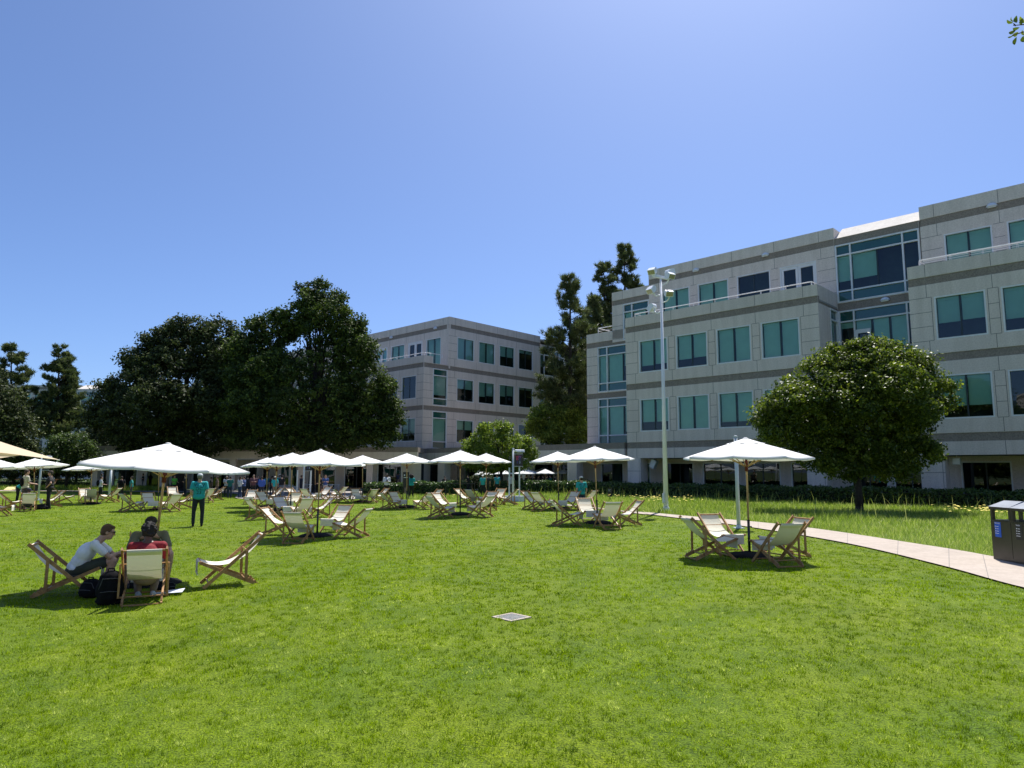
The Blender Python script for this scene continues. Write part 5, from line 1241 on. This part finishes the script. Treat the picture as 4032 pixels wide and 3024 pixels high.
def stand(arms='down',lean=0,stance=.10,bend=0,step=0):
    J=dict(pel=(0,0,.95),che=(0,.01+lean,1.26),nck=(0,lean-.0,1.47),hed=(0,.02+lean*1.3,1.625),aL=(-stance,0-step,.09),aR=(stance,step,.09),kL=(-stance,.015-step*.4,.49),kR=(stance,.02+step*.6,.49),hL=(-.09,0,.92),hR=(.09,0,.92))
    J['sL']=(-.195,lean,1.42);J['sR']=(.195,lean,1.42)
    P={'down':((.245,-.03,1.14),(.25,.04,.88)),'hips':((.36,-.10,1.18),(.20,.06,1.02)),'phone':((.24,.0,1.15),(.09,.24,1.18)),'crossed':((.23,.04,1.16),(-.08,.18,1.20)),
       'forward':((.23,.06,1.15),(.20,.30,1.12)),'pocket':((.25,-.06,1.15),(.17,.06,.92))}
    for s,k in ((-1,'L'),(1,'R')):
        a=arms[0 if s<0 else 1] if isinstance(arms,(tuple,list)) else arms
        e,w=P[a];J['e'+k]=(e[0]*s,e[1]+lean,e[2]);J['w'+k]=(w[0]*s,w[1]+lean,w[2])
    return {k:Vector(v) for k,v in J.items()}
def hand(pr,el,wr,scale,curl,side):
    d=(wr-el).normalized();s=Vector((1,0,0)) if abs(d.x)<.8 else Vector((0,1,0));n=d.cross(s).normalized();s=n.cross(d).normalized()
    if n.y<0 and abs(n.y)>.2: n=-n
    pr.append(('c',wr,.024*scale,wr+d*.045,.030*scale));pr.append(('c',wr+d*.03-s*.018,.020*scale,wr+d*.075-s*.024,.013));pr.append(('c',wr+d*.03+s*.018,.020*scale,wr+d*.075+s*.024,.013))
    for i,(o,l) in enumerate(((-.030,.062),(-.010,.074),(.010,.070),(.029,.054))):
        b=wr+d*.078+s*o;dd=(d+n*curl*.5).normalized();m_=b+dd*l*.5;d2=(d*.6+n*curl*1.1).normalized();pr.append(('c',b,.0092,m_,.0085));pr.append(('c',m_,.0085,m_+d2*l*.5,.0068))
    tb=wr+d*.025-s*.028*side;pr.append(('c',tb,.012,tb+(d*.6-s*.6*side+n*.4).normalized()*.035,.0095));q=tb+(d*.6-s*.6*side+n*.4).normalized()*.035;pr.append(('c',q,.0095,q+(d*.9+n*.5).normalized()*.028,.0075))
def person(lab,loc,yaw,H,J,shirt,legs,skin='a',hair=(.03,.018,.01),cap=None,shorts=False,sleeves='short',fem=False,det=0,shoes=(.03,.03,.03),hairstyle='short',glasses=False,build=1.12,headdir=None,jacketlen=0,group=None,curl=.5):
    """builds person > body, shirt, trousers, hair/cap, shoes"""
    t=thing('person',lab,'person',loc,-rad(yaw),group);k=H/1.75;t.scale=(k,k,k)
    vx=.0095 if det>=2 else (.014 if det==1 else .024)
    up=(J['nck']-J['pel']);fw=Vector((0,1,0));sh=(J['sR']-J['sL']).normalized();fwd=Vector((0,0,1)).cross(sh);
    Bt=Matrix((sh,up.normalized().cross(sh),up.normalized())).transposed()
    hd=headdir or Vector((0,1,0));hu=(J['hed']-J['nck']).normalized()*.35+Vector((0,0,.65));Hb=basis(hu,hd);Hc=J['hed']
    b=[];b.append(('e',Hc+Hb@Vector((0,-.008,.018)),(.074,.092,.098),Hb));b.append(('e',Hc+Hb@Vector((0,.028,-.055)),(.054,.056,.062),Hb));b.append(('c',Hc+Hb@Vector((0,.055,-.045)),.030,Hc+Hb@Vector((0,.060,-.082)),.024))
    b.append(('c',Hc+Hb@Vector((0,.082,.012)),.009,Hc+Hb@Vector((0,.104,-.020)),.014));b.append(('e',Hc+Hb@Vector((0,.085,-.050)),(.024,.010,.008),Hb))
    for s in (-1,1):
        b.append(('e',Hc+Hb@Vector((s*.076,-.005,-.008)),(.010,.022,.030),Hb));b.append(('e',Hc+Hb@Vector((s*.030,.078,.030)),(.022,.010,.008),Hb));b.append(('e',Hc+Hb@Vector((s*.040,.060,-.018)),(.022,.02,.018),Hb))
    b.append(('c',Hc+Hb@Vector((0,-.02,-.05)),.056,J['nck']-up.normalized()*.03,.060))
    b.append(('c',J['nck']-up.normalized()*.02,.06,J['sL']*.6+J['nck']*.4-Vector((0,0,.03)),.05));b.append(('c',J['nck']-up.normalized()*.02,.06,J['sR']*.6+J['nck']*.4-Vector((0,0,.03)),.05))
    b.append(('e',J['che'],(.15*build,.095*build,.17),Bt));b.append(('e',(J['che']+J['pel'])/2,(.13*build,.09*build,.15),Bt));b.append(('e',J['pel'],(.145*build,.105,.11),Bt))
    for s,q in ((-1,'L'),(1,'R')):
        S,E,Wr=J['s'+q],J['e'+q],J['w'+q];b+= [('c',S,.050,E,.037),('c',E,.037,E.lerp(Wr,.35),.036),('c',E.lerp(Wr,.35),.036,Wr,.024)]
        hand(b,E,Wr,1.0,curl,-s)
        Hp,K,A=J['h'+q],J['k'+q],J['a'+q];b+= [('c',Hp,.080,K,.052),('c',K,.052,K.lerp(A,.3)+Vector((0,-.012,0)),.054),('c',K.lerp(A,.3)+Vector((0,-.012,0)),.054,A,.034),('c',A,.034,A+Vector((0,.06,-.045)),.03)]
    body=obj('body',blob(b,vx),t);body.data.materials.append(SK[skin])
    # shirt
    s_=[('e',J['che']+Bt@Vector((0,0,.0)),(.178*build,.120*build,.185),Bt),('e',J['che'].lerp(J['pel'],.5),(.160*build,.116*build,.17),Bt),('e',J['pel']+Bt@Vector((0,0,.03)),(.165*build,.125*build,.10+jacketlen),Bt)]
    s_+=[('c',J['sL'],.064,J['nck']-up.normalized()*.05,.062),('c',J['sR'],.064,J['nck']-up.normalized()*.05,.062)]
    for q in 'LR':
        S,E,Wr=J['s'+q],J['e'+q],J['w'+q]
        if sleeves=='short': s_+=[('c',S,.067,S.lerp(E,.62),.062)]
        else: s_+=[('c',S,.065,E,.050),('c',E,.050,E.lerp(Wr,.93),.036)]
    if fem: s_.append(('e',J['che']+Bt@Vector((0,.075,.01)),(.13,.06,.07),Bt))
    so_=obj('shirt',blob(s_,vx,3),t);so_.data.materials.append(shirt if not isinstance(shirt,tuple) else fab(shirt))
    l=[('e',J['pel']-Bt@Vector((0,0,.03)),(.158*build,.120,.115),Bt)]
    for q in 'LR':
        Hp,K,A=J['h'+q],J['k'+q],J['a'+q];l+=[('c',Hp,.097,Hp.lerp(K,.5),.086)]
        if shorts: l+=[('c',Hp.lerp(K,.5),.086,Hp.lerp(K,.72),.084)]
        else: l+=[('c',Hp.lerp(K,.5),.086,K,.066),('c',K,.066,A.lerp(K,.08)+Vector((0,-.01,0)),.055)]
    lo_=obj('shorts' if shorts else 'trousers',blob(l,vx,3),t);lo_.data.materials.append(fab(legs))
    for q in 'LR':
        A=J['a'+q];z0=A.z-.09;f=[('e',Vector((A.x,A.y+.06,z0+.045)),(.046,.125,.042)),('e',Vector((A.x,A.y-.02,z0+.06)),(.042,.055,.055)),('e',Vector((A.x,A.y+.13,z0+.035)),(.046,.06,.032))]
        so2=obj('shoe',blob(f,max(vx,.012),1),t);so2.data.materials.append(fab(shoes))
    if hairstyle!='none' :
        o=Vector((0,-.022,.034));h=[('e',Hc+Hb@o,(.083,.093,.094),Hb)]
        if hairstyle=='curly': 
            rr=random.Random(4);h=[('e',Hc+Hb@Vector((0,-.03,.03)),(.10,.10,.115),Hb)]
            for i in range(70):
                v=Vector((rr.gauss(0,1),rr.gauss(0,1),rr.gauss(0,1))).normalized()
                if v.y>.45 and v.z<.5: continue
                h.append(('e',Hc+Hb@(Vector((0,-.03,.03))+Vector((v.x*.10,v.y*.10,v.z*.115))),(.02,.02,.02)))
        if hairstyle=='big':
            rr=random.Random(9);h=[('e',Hc+Hb@Vector((0,-.05,-.01)),(.15,.12,.15),Hb)]
            for i in range(60):
                v=Vector((rr.gauss(0,1),rr.gauss(0,1),rr.gauss(0,1))).normalized()
                if v.y>.4: continue
                h.append(('e',Hc+Hb@(Vector((0,-.05,-.01))+Vector((v.x*.14,v.y*.12,v.z*.15))),(.035,.035,.035)))
        if hairstyle=='long': h+=[('e',Hc+Hb@Vector((0,-.055,-.09)),(.085,.05,.14),Hb)]
        if hairstyle=='short':
            h+=[('e',Hc+Hb@Vector((0,-.045,-.01)),(.080,.066,.07),Hb),('e',Hc+Hb@Vector((0,.03,.088)),(.06,.05,.026),Hb)]
        ho=obj('hair',blob(h,max(vx*.7,.008),1),t);ho.data.materials.append(fab(hair))
    if cap:
        h=[('e',Hc+Hb@Vector((0,-.012,.052)),(.090,.105,.078),Hb)]
        ho=obj('cap',blob(h,max(vx*.7,.008),1),t);ho.data.materials.append(fab(cap))
        m=MB();n=10;vs=[]
        for i in range(n+1):
            a=math.pi*i/n;vs.append(Hc+Hb@Vector((.078*math.cos(a),.07+.0*math.sin(a),.058)));
        for i in range(n+1):
            a=math.pi*i/n;vs.append(Hc+Hb@Vector((.078*math.cos(a),.075+.085*math.sin(a),.050-.018*math.sin(a))))
        m.add(vs,[(i,i+1,n+2+i,n+1+i) for i in range(n)]);bo_=m.build('brim',fab(cap),ho)
    if det or glasses:
        if glasses:
            g=MB()
            for s in (-1,1): g.sph(Hc+Hb@Vector((s*.033,.092,.016)),(.028,.008,.020),10,6,Hb);g.bar(Hc+Hb@Vector((s*.060,.085,.02)),Hc+Hb@Vector((s*.083,-.0,.015)),.006,.008)
            g.bar(Hc+Hb@Vector((-.01,.098,.02)),Hc+Hb@Vector((.01,.098,.02)),.006,.006);g.build('sunglasses',M['black'],t)
        else:
            g=MB()
            for s in (-1,1): g.sph(Hc+Hb@Vector((s*.031,.080,.014)),(.013,.008,.008),8,6,Hb)
            g.build('eyes',fab((.05,.03,.02)),t)
    return t,so_
def back_print(t,shirt,txt,size,zc,col=(.012,.012,.014),space=.82,yb=None):
    me=text_mesh(txt,size,.0,'CENTER',space);bm=[v.co.copy() for v in me.vertices]
    sm=shirt.data;bv=BVHTree.FromPolygons([v.co for v in sm.vertices],[tuple(p.vertices) for p in sm.polygons])
    for v in me.vertices:
        x,z=-(-v.co.x),v.co.y+zc # seen from behind facing +y : image right = +x
        h=bv.ray_cast(Vector((x,-1,z)),Vector((0,1,0)))[0]
        v.co=Vector((x,(h.y if h else -.13)-.006,z))
    me.materials.append(fab(col));return obj('print',me,shirt)
def stander(lab,px,hy,fy,yaw,shirt,legs,arms='down',P=None,**k):
    P=P or gp(px,fy);T=at(px,hy,P.y);H=min(1.92,max(1.45,(T.z-P.z)/1.0))
    yaw=yaw+math.degrees(math.atan2(px-2016,FPX))
    J=stand(arms,**{a:k.pop(a) for a in ('lean','stance','step') if a in k})
    return person(lab,P,yaw,H*1.75/1.745,J,shirt,legs,**k)
# --- foreground three
def seatJ(hip,che,nck,hed,sx,sy,sz,el,wr,kn,an,kw=.16,aw=.12,hw=.09):
    V=Vector;J=dict(pel=V((0,hip[0],hip[1])),che=V((0,*che)),nck=V((0,*nck)),hed=V((0,*hed)))
    for s,q in ((-1,'L'),(1,'R')):
        J['s'+q]=V((s*sx,sy,sz));J['e'+q]=V((s*el[0],el[1],el[2]));J['w'+q]=V((s*wr[0],wr[1],wr[2]));J['k'+q]=V((s*kw,kn[0],kn[1]));J['a'+q]=V((s*aw,an[0],an[1]));J['h'+q]=V((s*hw,hip[0]+.02,hip[1]-.0))
    return J
J=seatJ((.10,.36),(.24,.62),(.40,.80),(.52,.93),.18,.36,.76,(.17,.60,.55),(.06,.72,.57),(.64,.50),(.52,.09),.14,.11)
J['eL']=Vector((-.17,.62,.54));J['wL']=Vector((.03,.74,.56));J['eR']=Vector((.18,.58,.56));J['wR']=Vector((-.02,.70,.60))
pA,_=person('man in white tee, green shorts and sunglasses leaning forward in the left chair',cB.location,66,1.75,J,(.82,.84,.88),(.045,.052,.035),'a',(.11,.06,.03),None,True,det=2,glasses=True,headdir=Vector((.0,1,.0)),shoes=(.04,.04,.04),curl=.9)
J=seatJ((.08,.36),(.05,.66),(.10,.86),(.16,1.00),.205,.08,.80,(.27,.16,.56),(.20,.42,.50),(.58,.52),(.30,.09),.16,.10)
pB,_=person('man in dark red tee with black curly hair, seen from behind in a deck chair',cC.location,-24,1.72,J,(.20,.006,.014),(.28,.20,.15),'c',(.008,.007,.007),None,False,det=2,hairstyle='curly',shoes=(.55,.57,.6),build=1.08)
J=seatJ((.10,.36),(.26,.62),(.40,.82),(.50,.96),.20,.36,.79,(.30,.50,.52),(.14,.62,.50),(.56,.50),(.50,.09),.30,.28)
pC,_=person('man in olive tee and black cap facing us behind the red-shirted man',cD.location,152,1.86,J,(.16,.155,.10),(.05,.055,.05),'a',(.03,.02,.015),(.015,.014,.014),True,det=2,shoes=(.03,.03,.04),build=1.05)
# --- WWDC man
P1,s1=stander('man from behind in a teal tee printed WWDC 23, grey cap and dark jeans',776,1864,2073,2,M['teal'],(.012,.016,.026),'pocket',det=2,cap=(.50,.52,.55),hair=(.2,.18,.16),build=1.18,jacketlen=.05,stance=.13,shoes=(.015,.015,.015))
back_print(P1,s1,'WW\nDC\n23',.155,1.235,space=.78)
PA_,_=stander('bearded man in a cream tee and sunglasses standing behind the occupied chair at far left',106,1849,0,72,(.62,.58,.46),(.05,.04,.035),('down','forward'),P=Vector((at(106,1849,32.4).x,32.4,0)),det=1,glasses=True,hair=(.05,.03,.02))
m=MB();m.sph((0,-.15,1.2),(.13,.07,.2),12,8);m.build('backpack',M['blackc'],PA_,True)
PB_m,sB=stander('man in a black tee with lanyard and badge, hands on hips, facing left',202,1853,0,-78,(.012,.012,.014),(.01,.01,.012),('hips','hips'),P=Vector((at(202,1853,32.9).x,32.9,0)),det=1,glasses=True,build=1.35,hair=(.06,.045,.035),stance=.17,step=.08)
m=MB();m.bar((-.06,.10,1.44),(0,.165,1.2),.012,.004);m.bar((.06,.10,1.44),(0,.165,1.2),.012,.004);m.box(-.035,.035,.168,.173,1.07,1.19);m.build('lanyard_badge',M['canvas'],PB_m)
# bent helper
J=stand('forward');J['che']=Vector((0,.20,1.10));J['nck']=Vector((0,.38,1.24));J['hed']=Vector((0,.48,1.33))
for s,q in ((-1,'L'),(1,'R')): J['s'+q]=Vector((s*.18,.34,1.18));J['e'+q]=Vector((s*.2,.42,.92));J['w'+q]=Vector((s*.15,.58,.80))
person('small figure in teal tee and white cap bending forward at far left',gp(66,1977),70,1.52,J,M['teal'],(.012,.012,.014),'a',(.05,.04,.03),(.6,.6,.6))
stander('person in a pale lavender top and light shorts behind the man in cream',86,1888,1972,60,(.45,.38,.46),(.50,.45,.52),shorts=True,skin='b')
J=seatJ((.08,.34),(.12,.60),(.16,.78),(.22,.92),.19,.15,.74,(.25,.25,.52),(.15,.5,.5),(.56,.5),(.4,.09))
person('person in a navy cap sunk low in a deck chair at far left',cA.location,-36,1.7,J,(.5,.5,.52),(.05,.05,.06),'b',(.03,.02,.02),(.02,.022,.05),True)
# --- mid lawn
q,_=stander('man in white tee with black backpack at left, walking right',392,1882,1968,80,(.55,.57,.62),(.012,.012,.015),('forward','forward'),step=.1);m=MB();m.sph((0,-.2,1.25),(.15,.1,.23),12,8);m.build('backpack',M['blackc'],q,True)
q,_=stander('broad man in plain black with a black backpack, seen from behind',473,1877,1967,5,(.012,.012,.013),(.014,.014,.02),build=1.3);m=MB();m.sph((0,-.2,1.25),(.17,.1,.24),12,8);m.build('backpack',M['blackc'],q,True)
stander('bystander in plain teal tee and grey shorts, left of the leaning parasol pole',514,1884,1966,-85,(.03,.27,.27),(.07,.075,.08),shorts=True,skin='b',hair=(.02,.015,.012))
W1,sw=stander('curly-haired woman in a teal tee and black leggings seen from behind',1619,1868,1962,8,M['teal'],(.012,.012,.014),('down','down'),fem=True,hairstyle='big',hair=(.012,.009,.008),skin='c',det=1,shoes=(.6,.6,.55),step=.07);back_print(W1,sw,'WW\nDC\n23',.13,1.24,space=.8)
q,_=stander('man in a long-sleeved white shirt and black cap looking down at his phone',1521,1864,1960,176,(.68,.68,.72),(.012,.012,.014),('phone','phone'),sleeves='long',skin='c',cap=(.015,.015,.018),det=1,jacketlen=.06);m=MB();m.bar((.10,.12,1.44),(-.16,.135,1.08),.05,.012);m.build('strap',fab((.015,.02,.06)),q);m=MB();m.box(-.035,.035,.29,.30,1.18,1.30);m.build('phone',M['black'],q)
Pq=at(2290,1990,31);Pq.z=.0
W2,sw=stander('man in a teal tee and light cap standing in profile beyond the right deck chairs',2288,1875,0,-25,M['teal'],(.02,.03,.08),P=Pq,cap=(.55,.57,.6),det=1,build=1.1,jacketlen=.04);back_print(W2,sw,'WW\nDC\n23',.15,1.22,space=.8)
# --- crowd
CR=[
(395,1873,1924,90,(.05,.08,.05),(.02,.02,.02),'down',{},'onlooker in dark green on the shaded terrace, leftmost'),
(420,1876,1924,120,(.5,.5,.5),(.012,.012,.012),'phone',{},'woman in a white top and black trousers on the shaded terrace'),
(443,1870,1925,180,(.06,.10,.22),(.03,.05,.10),'down',{},'person in a blue shirt and jeans right of the grey pole'),
(497,1873,1924,-60,(.42,.46,.55),(.02,.02,.02),'crossed',{},'person in a pale blue top left of the plain teal tee'),
(539,1869,1925,0,(.30,.40,.52),(.012,.012,.014),'hips',{'sleeves':'long'},'man in a light blue shirt with elbows out, seen from behind'),
(560,1864,1926,-90,(.012,.012,.014),(.14,.15,.15),'phone',{},'tall person in black tee and grey trousers near the open white door'),
(575,1878,1925,-90,(.5,.5,.55),(.03,.03,.05),'down',{},'small person in white beside the open white door'),
(683,1872,1950,150,(.10,.42,.04),(.02,.02,.02),'forward',{},'person in a bright green tee'),
(727,1875,1952,-60,(.012,.012,.014),(.012,.012,.014),'crossed',{},'person all in black just left of the WWDC 23 man'),
(828,1877,1963,-80,(.012,.011,.012),(.05,.035,.03),'down',{'skin':'c'},'person in black just right of the WWDC 23 man'),
(852,1878,1963,-95,(.17,.11,.09),(.10,.07,.06),'down',{'skin':'b'},'person in a brown tee facing left'),
(889,1875,1958,170,(.45,.46,.5),(.02,.02,.025),'crossed',{'hair':(.3,.28,.26)},'grey-haired person in white with a dark vest'),
(903,1880,1962,10,(.01,.13,.13),(.02,.035,.07),'forward',{'hair':(.02,.015,.01)},'person in dark teal tee and jeans reaching out an arm'),
(942,1878,1962,50,(.55,.55,.62),(.02,.04,.10),'phone',{'sleeves':'long','hairstyle':'long','fem':True},'long-haired woman in a white long-sleeve top and jeans'),
(958,1878,1961,-60,(.05,.09,.22),(.015,.015,.02),'phone',{'sleeves':'long'},'person in a denim-blue shirt facing the long-haired woman'),
(972,1876,1952,0,(.02,.02,.025),(.02,.02,.02),'down',{},'dark figure behind the denim-blue shirt'),
(995,1868,1961,178,(.12,.05,.06),(.012,.012,.014),'crossed',{'sleeves':'long','hairstyle':'long','glasses':True},'tall person in a maroon checked shirt and sunglasses facing us'),
(1013,1875,1950,160,(.03,.05,.12),(.02,.02,.02),'down',{},'person in navy behind the blue-shirted man'),
(1028,1876,1962,5,(.05,.11,.42),(.015,.015,.03),'pocket',{'sleeves':'long','build':1.15},'man in a royal blue shirt seen from behind'),
(1047,1872,1950,0,(.01,.16,.17),(.02,.02,.02),'down',{},'person in dark teal right of the royal blue shirt'),
(1068,1875,1954,20,(.02,.02,.025),(.02,.02,.02),'down',{},'dark-haired figure between two teal tees'),
(1080,1877,1961,5,(.02,.36,.37),(.16,.12,.09),'pocket',{'cap':(.6,.58,.55),'build':1.15},'man in bright teal tee, pale cap and khaki trousers seen from behind'),
(1097,1867,1952,-20,(.02,.30,.31),(.02,.02,.02),'down',{'cap':(.55,.52,.48)},'person in teal and a tan cap behind the man in jeans'),
(1106,1870,1957,8,(.010,.010,.012),(.10,.13,.17),'down',{'cap':(.01,.01,.015),'build':1.15},'man in a black tee and light jeans seen from behind'),
(1184,1871,1952,60,(.02,.02,.03),(.02,.02,.03),'forward',{},'person in dark navy holding a sheet of paper behind the slim posts'),
(1262,1876,1957,-90,(.012,.012,.014),(.10,.06,.05),'forward',{},'person in black seen in profile left of the blue checked shirt'),
(1279,1869,1956,176,(.04,.09,.28),(.42,.42,.45),'phone',{'build':1.1},'man in a blue checked shirt with lanyard and pale trousers'),
(1750,1876,1951,150,(.012,.012,.014),(.012,.012,.014),'down',{'cap':(.02,.02,.022)},'person in black wearing a brimmed hat behind the sunlit hedge'),
(1843,1869,1951,-70,(.012,.012,.014),(.012,.012,.014),'crossed',{'glasses':True},'person in black with crossed arms behind the railing'),
(1901,1883,1956,-160,(.03,.38,.38),(.02,.02,.02),'down',{'cap':(.7,.7,.68)},'person in teal and a white cap beyond the hedge left of the small tree'),
(1917,1886,1955,0,(.03,.03,.03),(.02,.02,.02),'down',{},'dark-haired person right beside the white-capped one beyond the hedge'),
(1957,1884,1951,-30,(.03,.30,.36),(.02,.02,.02),'down',{},'person in teal close to the small tree trunk'),
(2012,1878,1950,0,(.45,.45,.5),(.02,.02,.02),'down',{},'person in white between the entrance posts beyond the hedge'),
]
for px,hy,fy,yaw,sh,lg,arms,kw,lab in CR:
    kw=dict(kw);sk_=kw.pop('skin',random.choice('aab'));hr=kw.pop('hair',random.choice([(.02,.013,.01),(.05,.03,.02),(.012,.01,.01)]))
    stander(lab,px,hy,fy,yaw,sh,lg,arms,skin=sk_,hair=hr,group='people standing by the terrace and walkway',**kw)
for i,(px,c,l) in enumerate(((2052,(.02,.02,.02),'leftmost dark figure under the shaded cafe parasols'),(2072,(.025,.02,.02),'second dark figure from the left under the cafe parasols'),(2090,(.015,.015,.02),'dark figure under the gap between two cafe parasols'),(2104,(.03,.02,.02),'dark figure left of the pole of the dappled parasol'),
    (2120,(.10,.06,.06),'figure in dull pink under the dappled cafe parasol'),(2138,(.03,.025,.03),'dark figure under the peak of the dappled parasol'),(2153,(.02,.02,.02),'dark figure just right of the dappled parasol pole'),(2168,(.02,.16,.12),'figure in green at the right of the cafe group'),(2186,(.02,.02,.025),'rightmost dark figure under the cafe parasols'))):
    A=at(px,1880,55.3+(i%3)*.5);A.z=.1;stander(l,px,1876+(i*5)%7,0,(-1)**i*60,c,(.02,.02,.02),('phone','crossed','down')[i%3],P=A,group='people under the cafe parasols')
# ================================================================== BAGS, PAPERS
def pack(lab,px,py,w,d,h,rz,seed,lean=0):
    P=gp(px,py);t=thing('backpack',lab,'backpack',P,rz)
    pr=[('e',(0,0,h*.42),(w*.5,d*.5,h*.45)),('e',(0,.02,h*.72),(w*.42,d*.42,h*.27)),('e',(0,-d*.35,h*.3),(w*.38,d*.22,h*.24)),('e',(0,0,h*.12),(w*.5,d*.52,h*.14))]
    me=blob(pr,.014,2);me.materials.append(M['blackc']);b=obj('bag_body',me,t);b.rotation_euler=(lean,0,0)
    m=MB();m.tube([(-.04,0,h*.97),(-.04,0,h*1.05),(.04,0,h*1.05),(.04,0,h*.97)],.009,6)
    for s in (-1,1): m.tube([(s*w*.25,d*.30,h*.85),(s*w*.3,d*.56,h*.6),(s*w*.3,d*.52,h*.3),(s*w*.34,d*.4,h*.08)],.016,6)
    o=m.build('strap',M['blackc'],b,True)
    z=MB();z.tube([(-w*.3,-d*.50,h*.44),(0,-d*.585,h*.47),(w*.3,-d*.50,h*.44)],.005,5);z.tube([(-w*.36,-d*.3,h*.5),(-w*.25,-d*.33,h*.8),(w*.25,-d*.33,h*.8),(w*.36,-d*.3,h*.5)],.005,5);z.build('zip',fab((.08,.08,.09)),b)
    return t
pack('large black backpack standing on the grass left of the red-shirted man',430,2380,.37,.28,.49,rad(25),1,.12)
pack('small black bag on the grass by the feet of the man in the white tee',353,2352,.34,.24,.28,rad(-10),2)
pack('black bag behind the chair of the red-shirted man, right side',650,2330,.34,.2,.18,rad(60),3)
pack('black and white bag lying at the feet of the man in black at far left',163,2006,.55,.3,.26,rad(20),4)
P=gp(668,2344);t=thing('sheet_of_paper','white papers lying on the grass right of the red-shirted man','paper',P+Vector((0,0,.045)),rad(20))
m=MB();m.add([(-.2,-.1,0),(.18,-.12,.01),(.2,.12,.03),(-.17,.11,.0),(-.2,-.1,.004),(.18,-.12,.014),(.2,.12,.034),(-.17,.11,.004)],[(0,3,2,1),(4,5,6,7),(0,1,5,4),(1,2,6,5),(2,3,7,6),(3,0,4,7)]);m.build('sheet',M['white'],t)
bpy.data.scenes.remove(TMP)
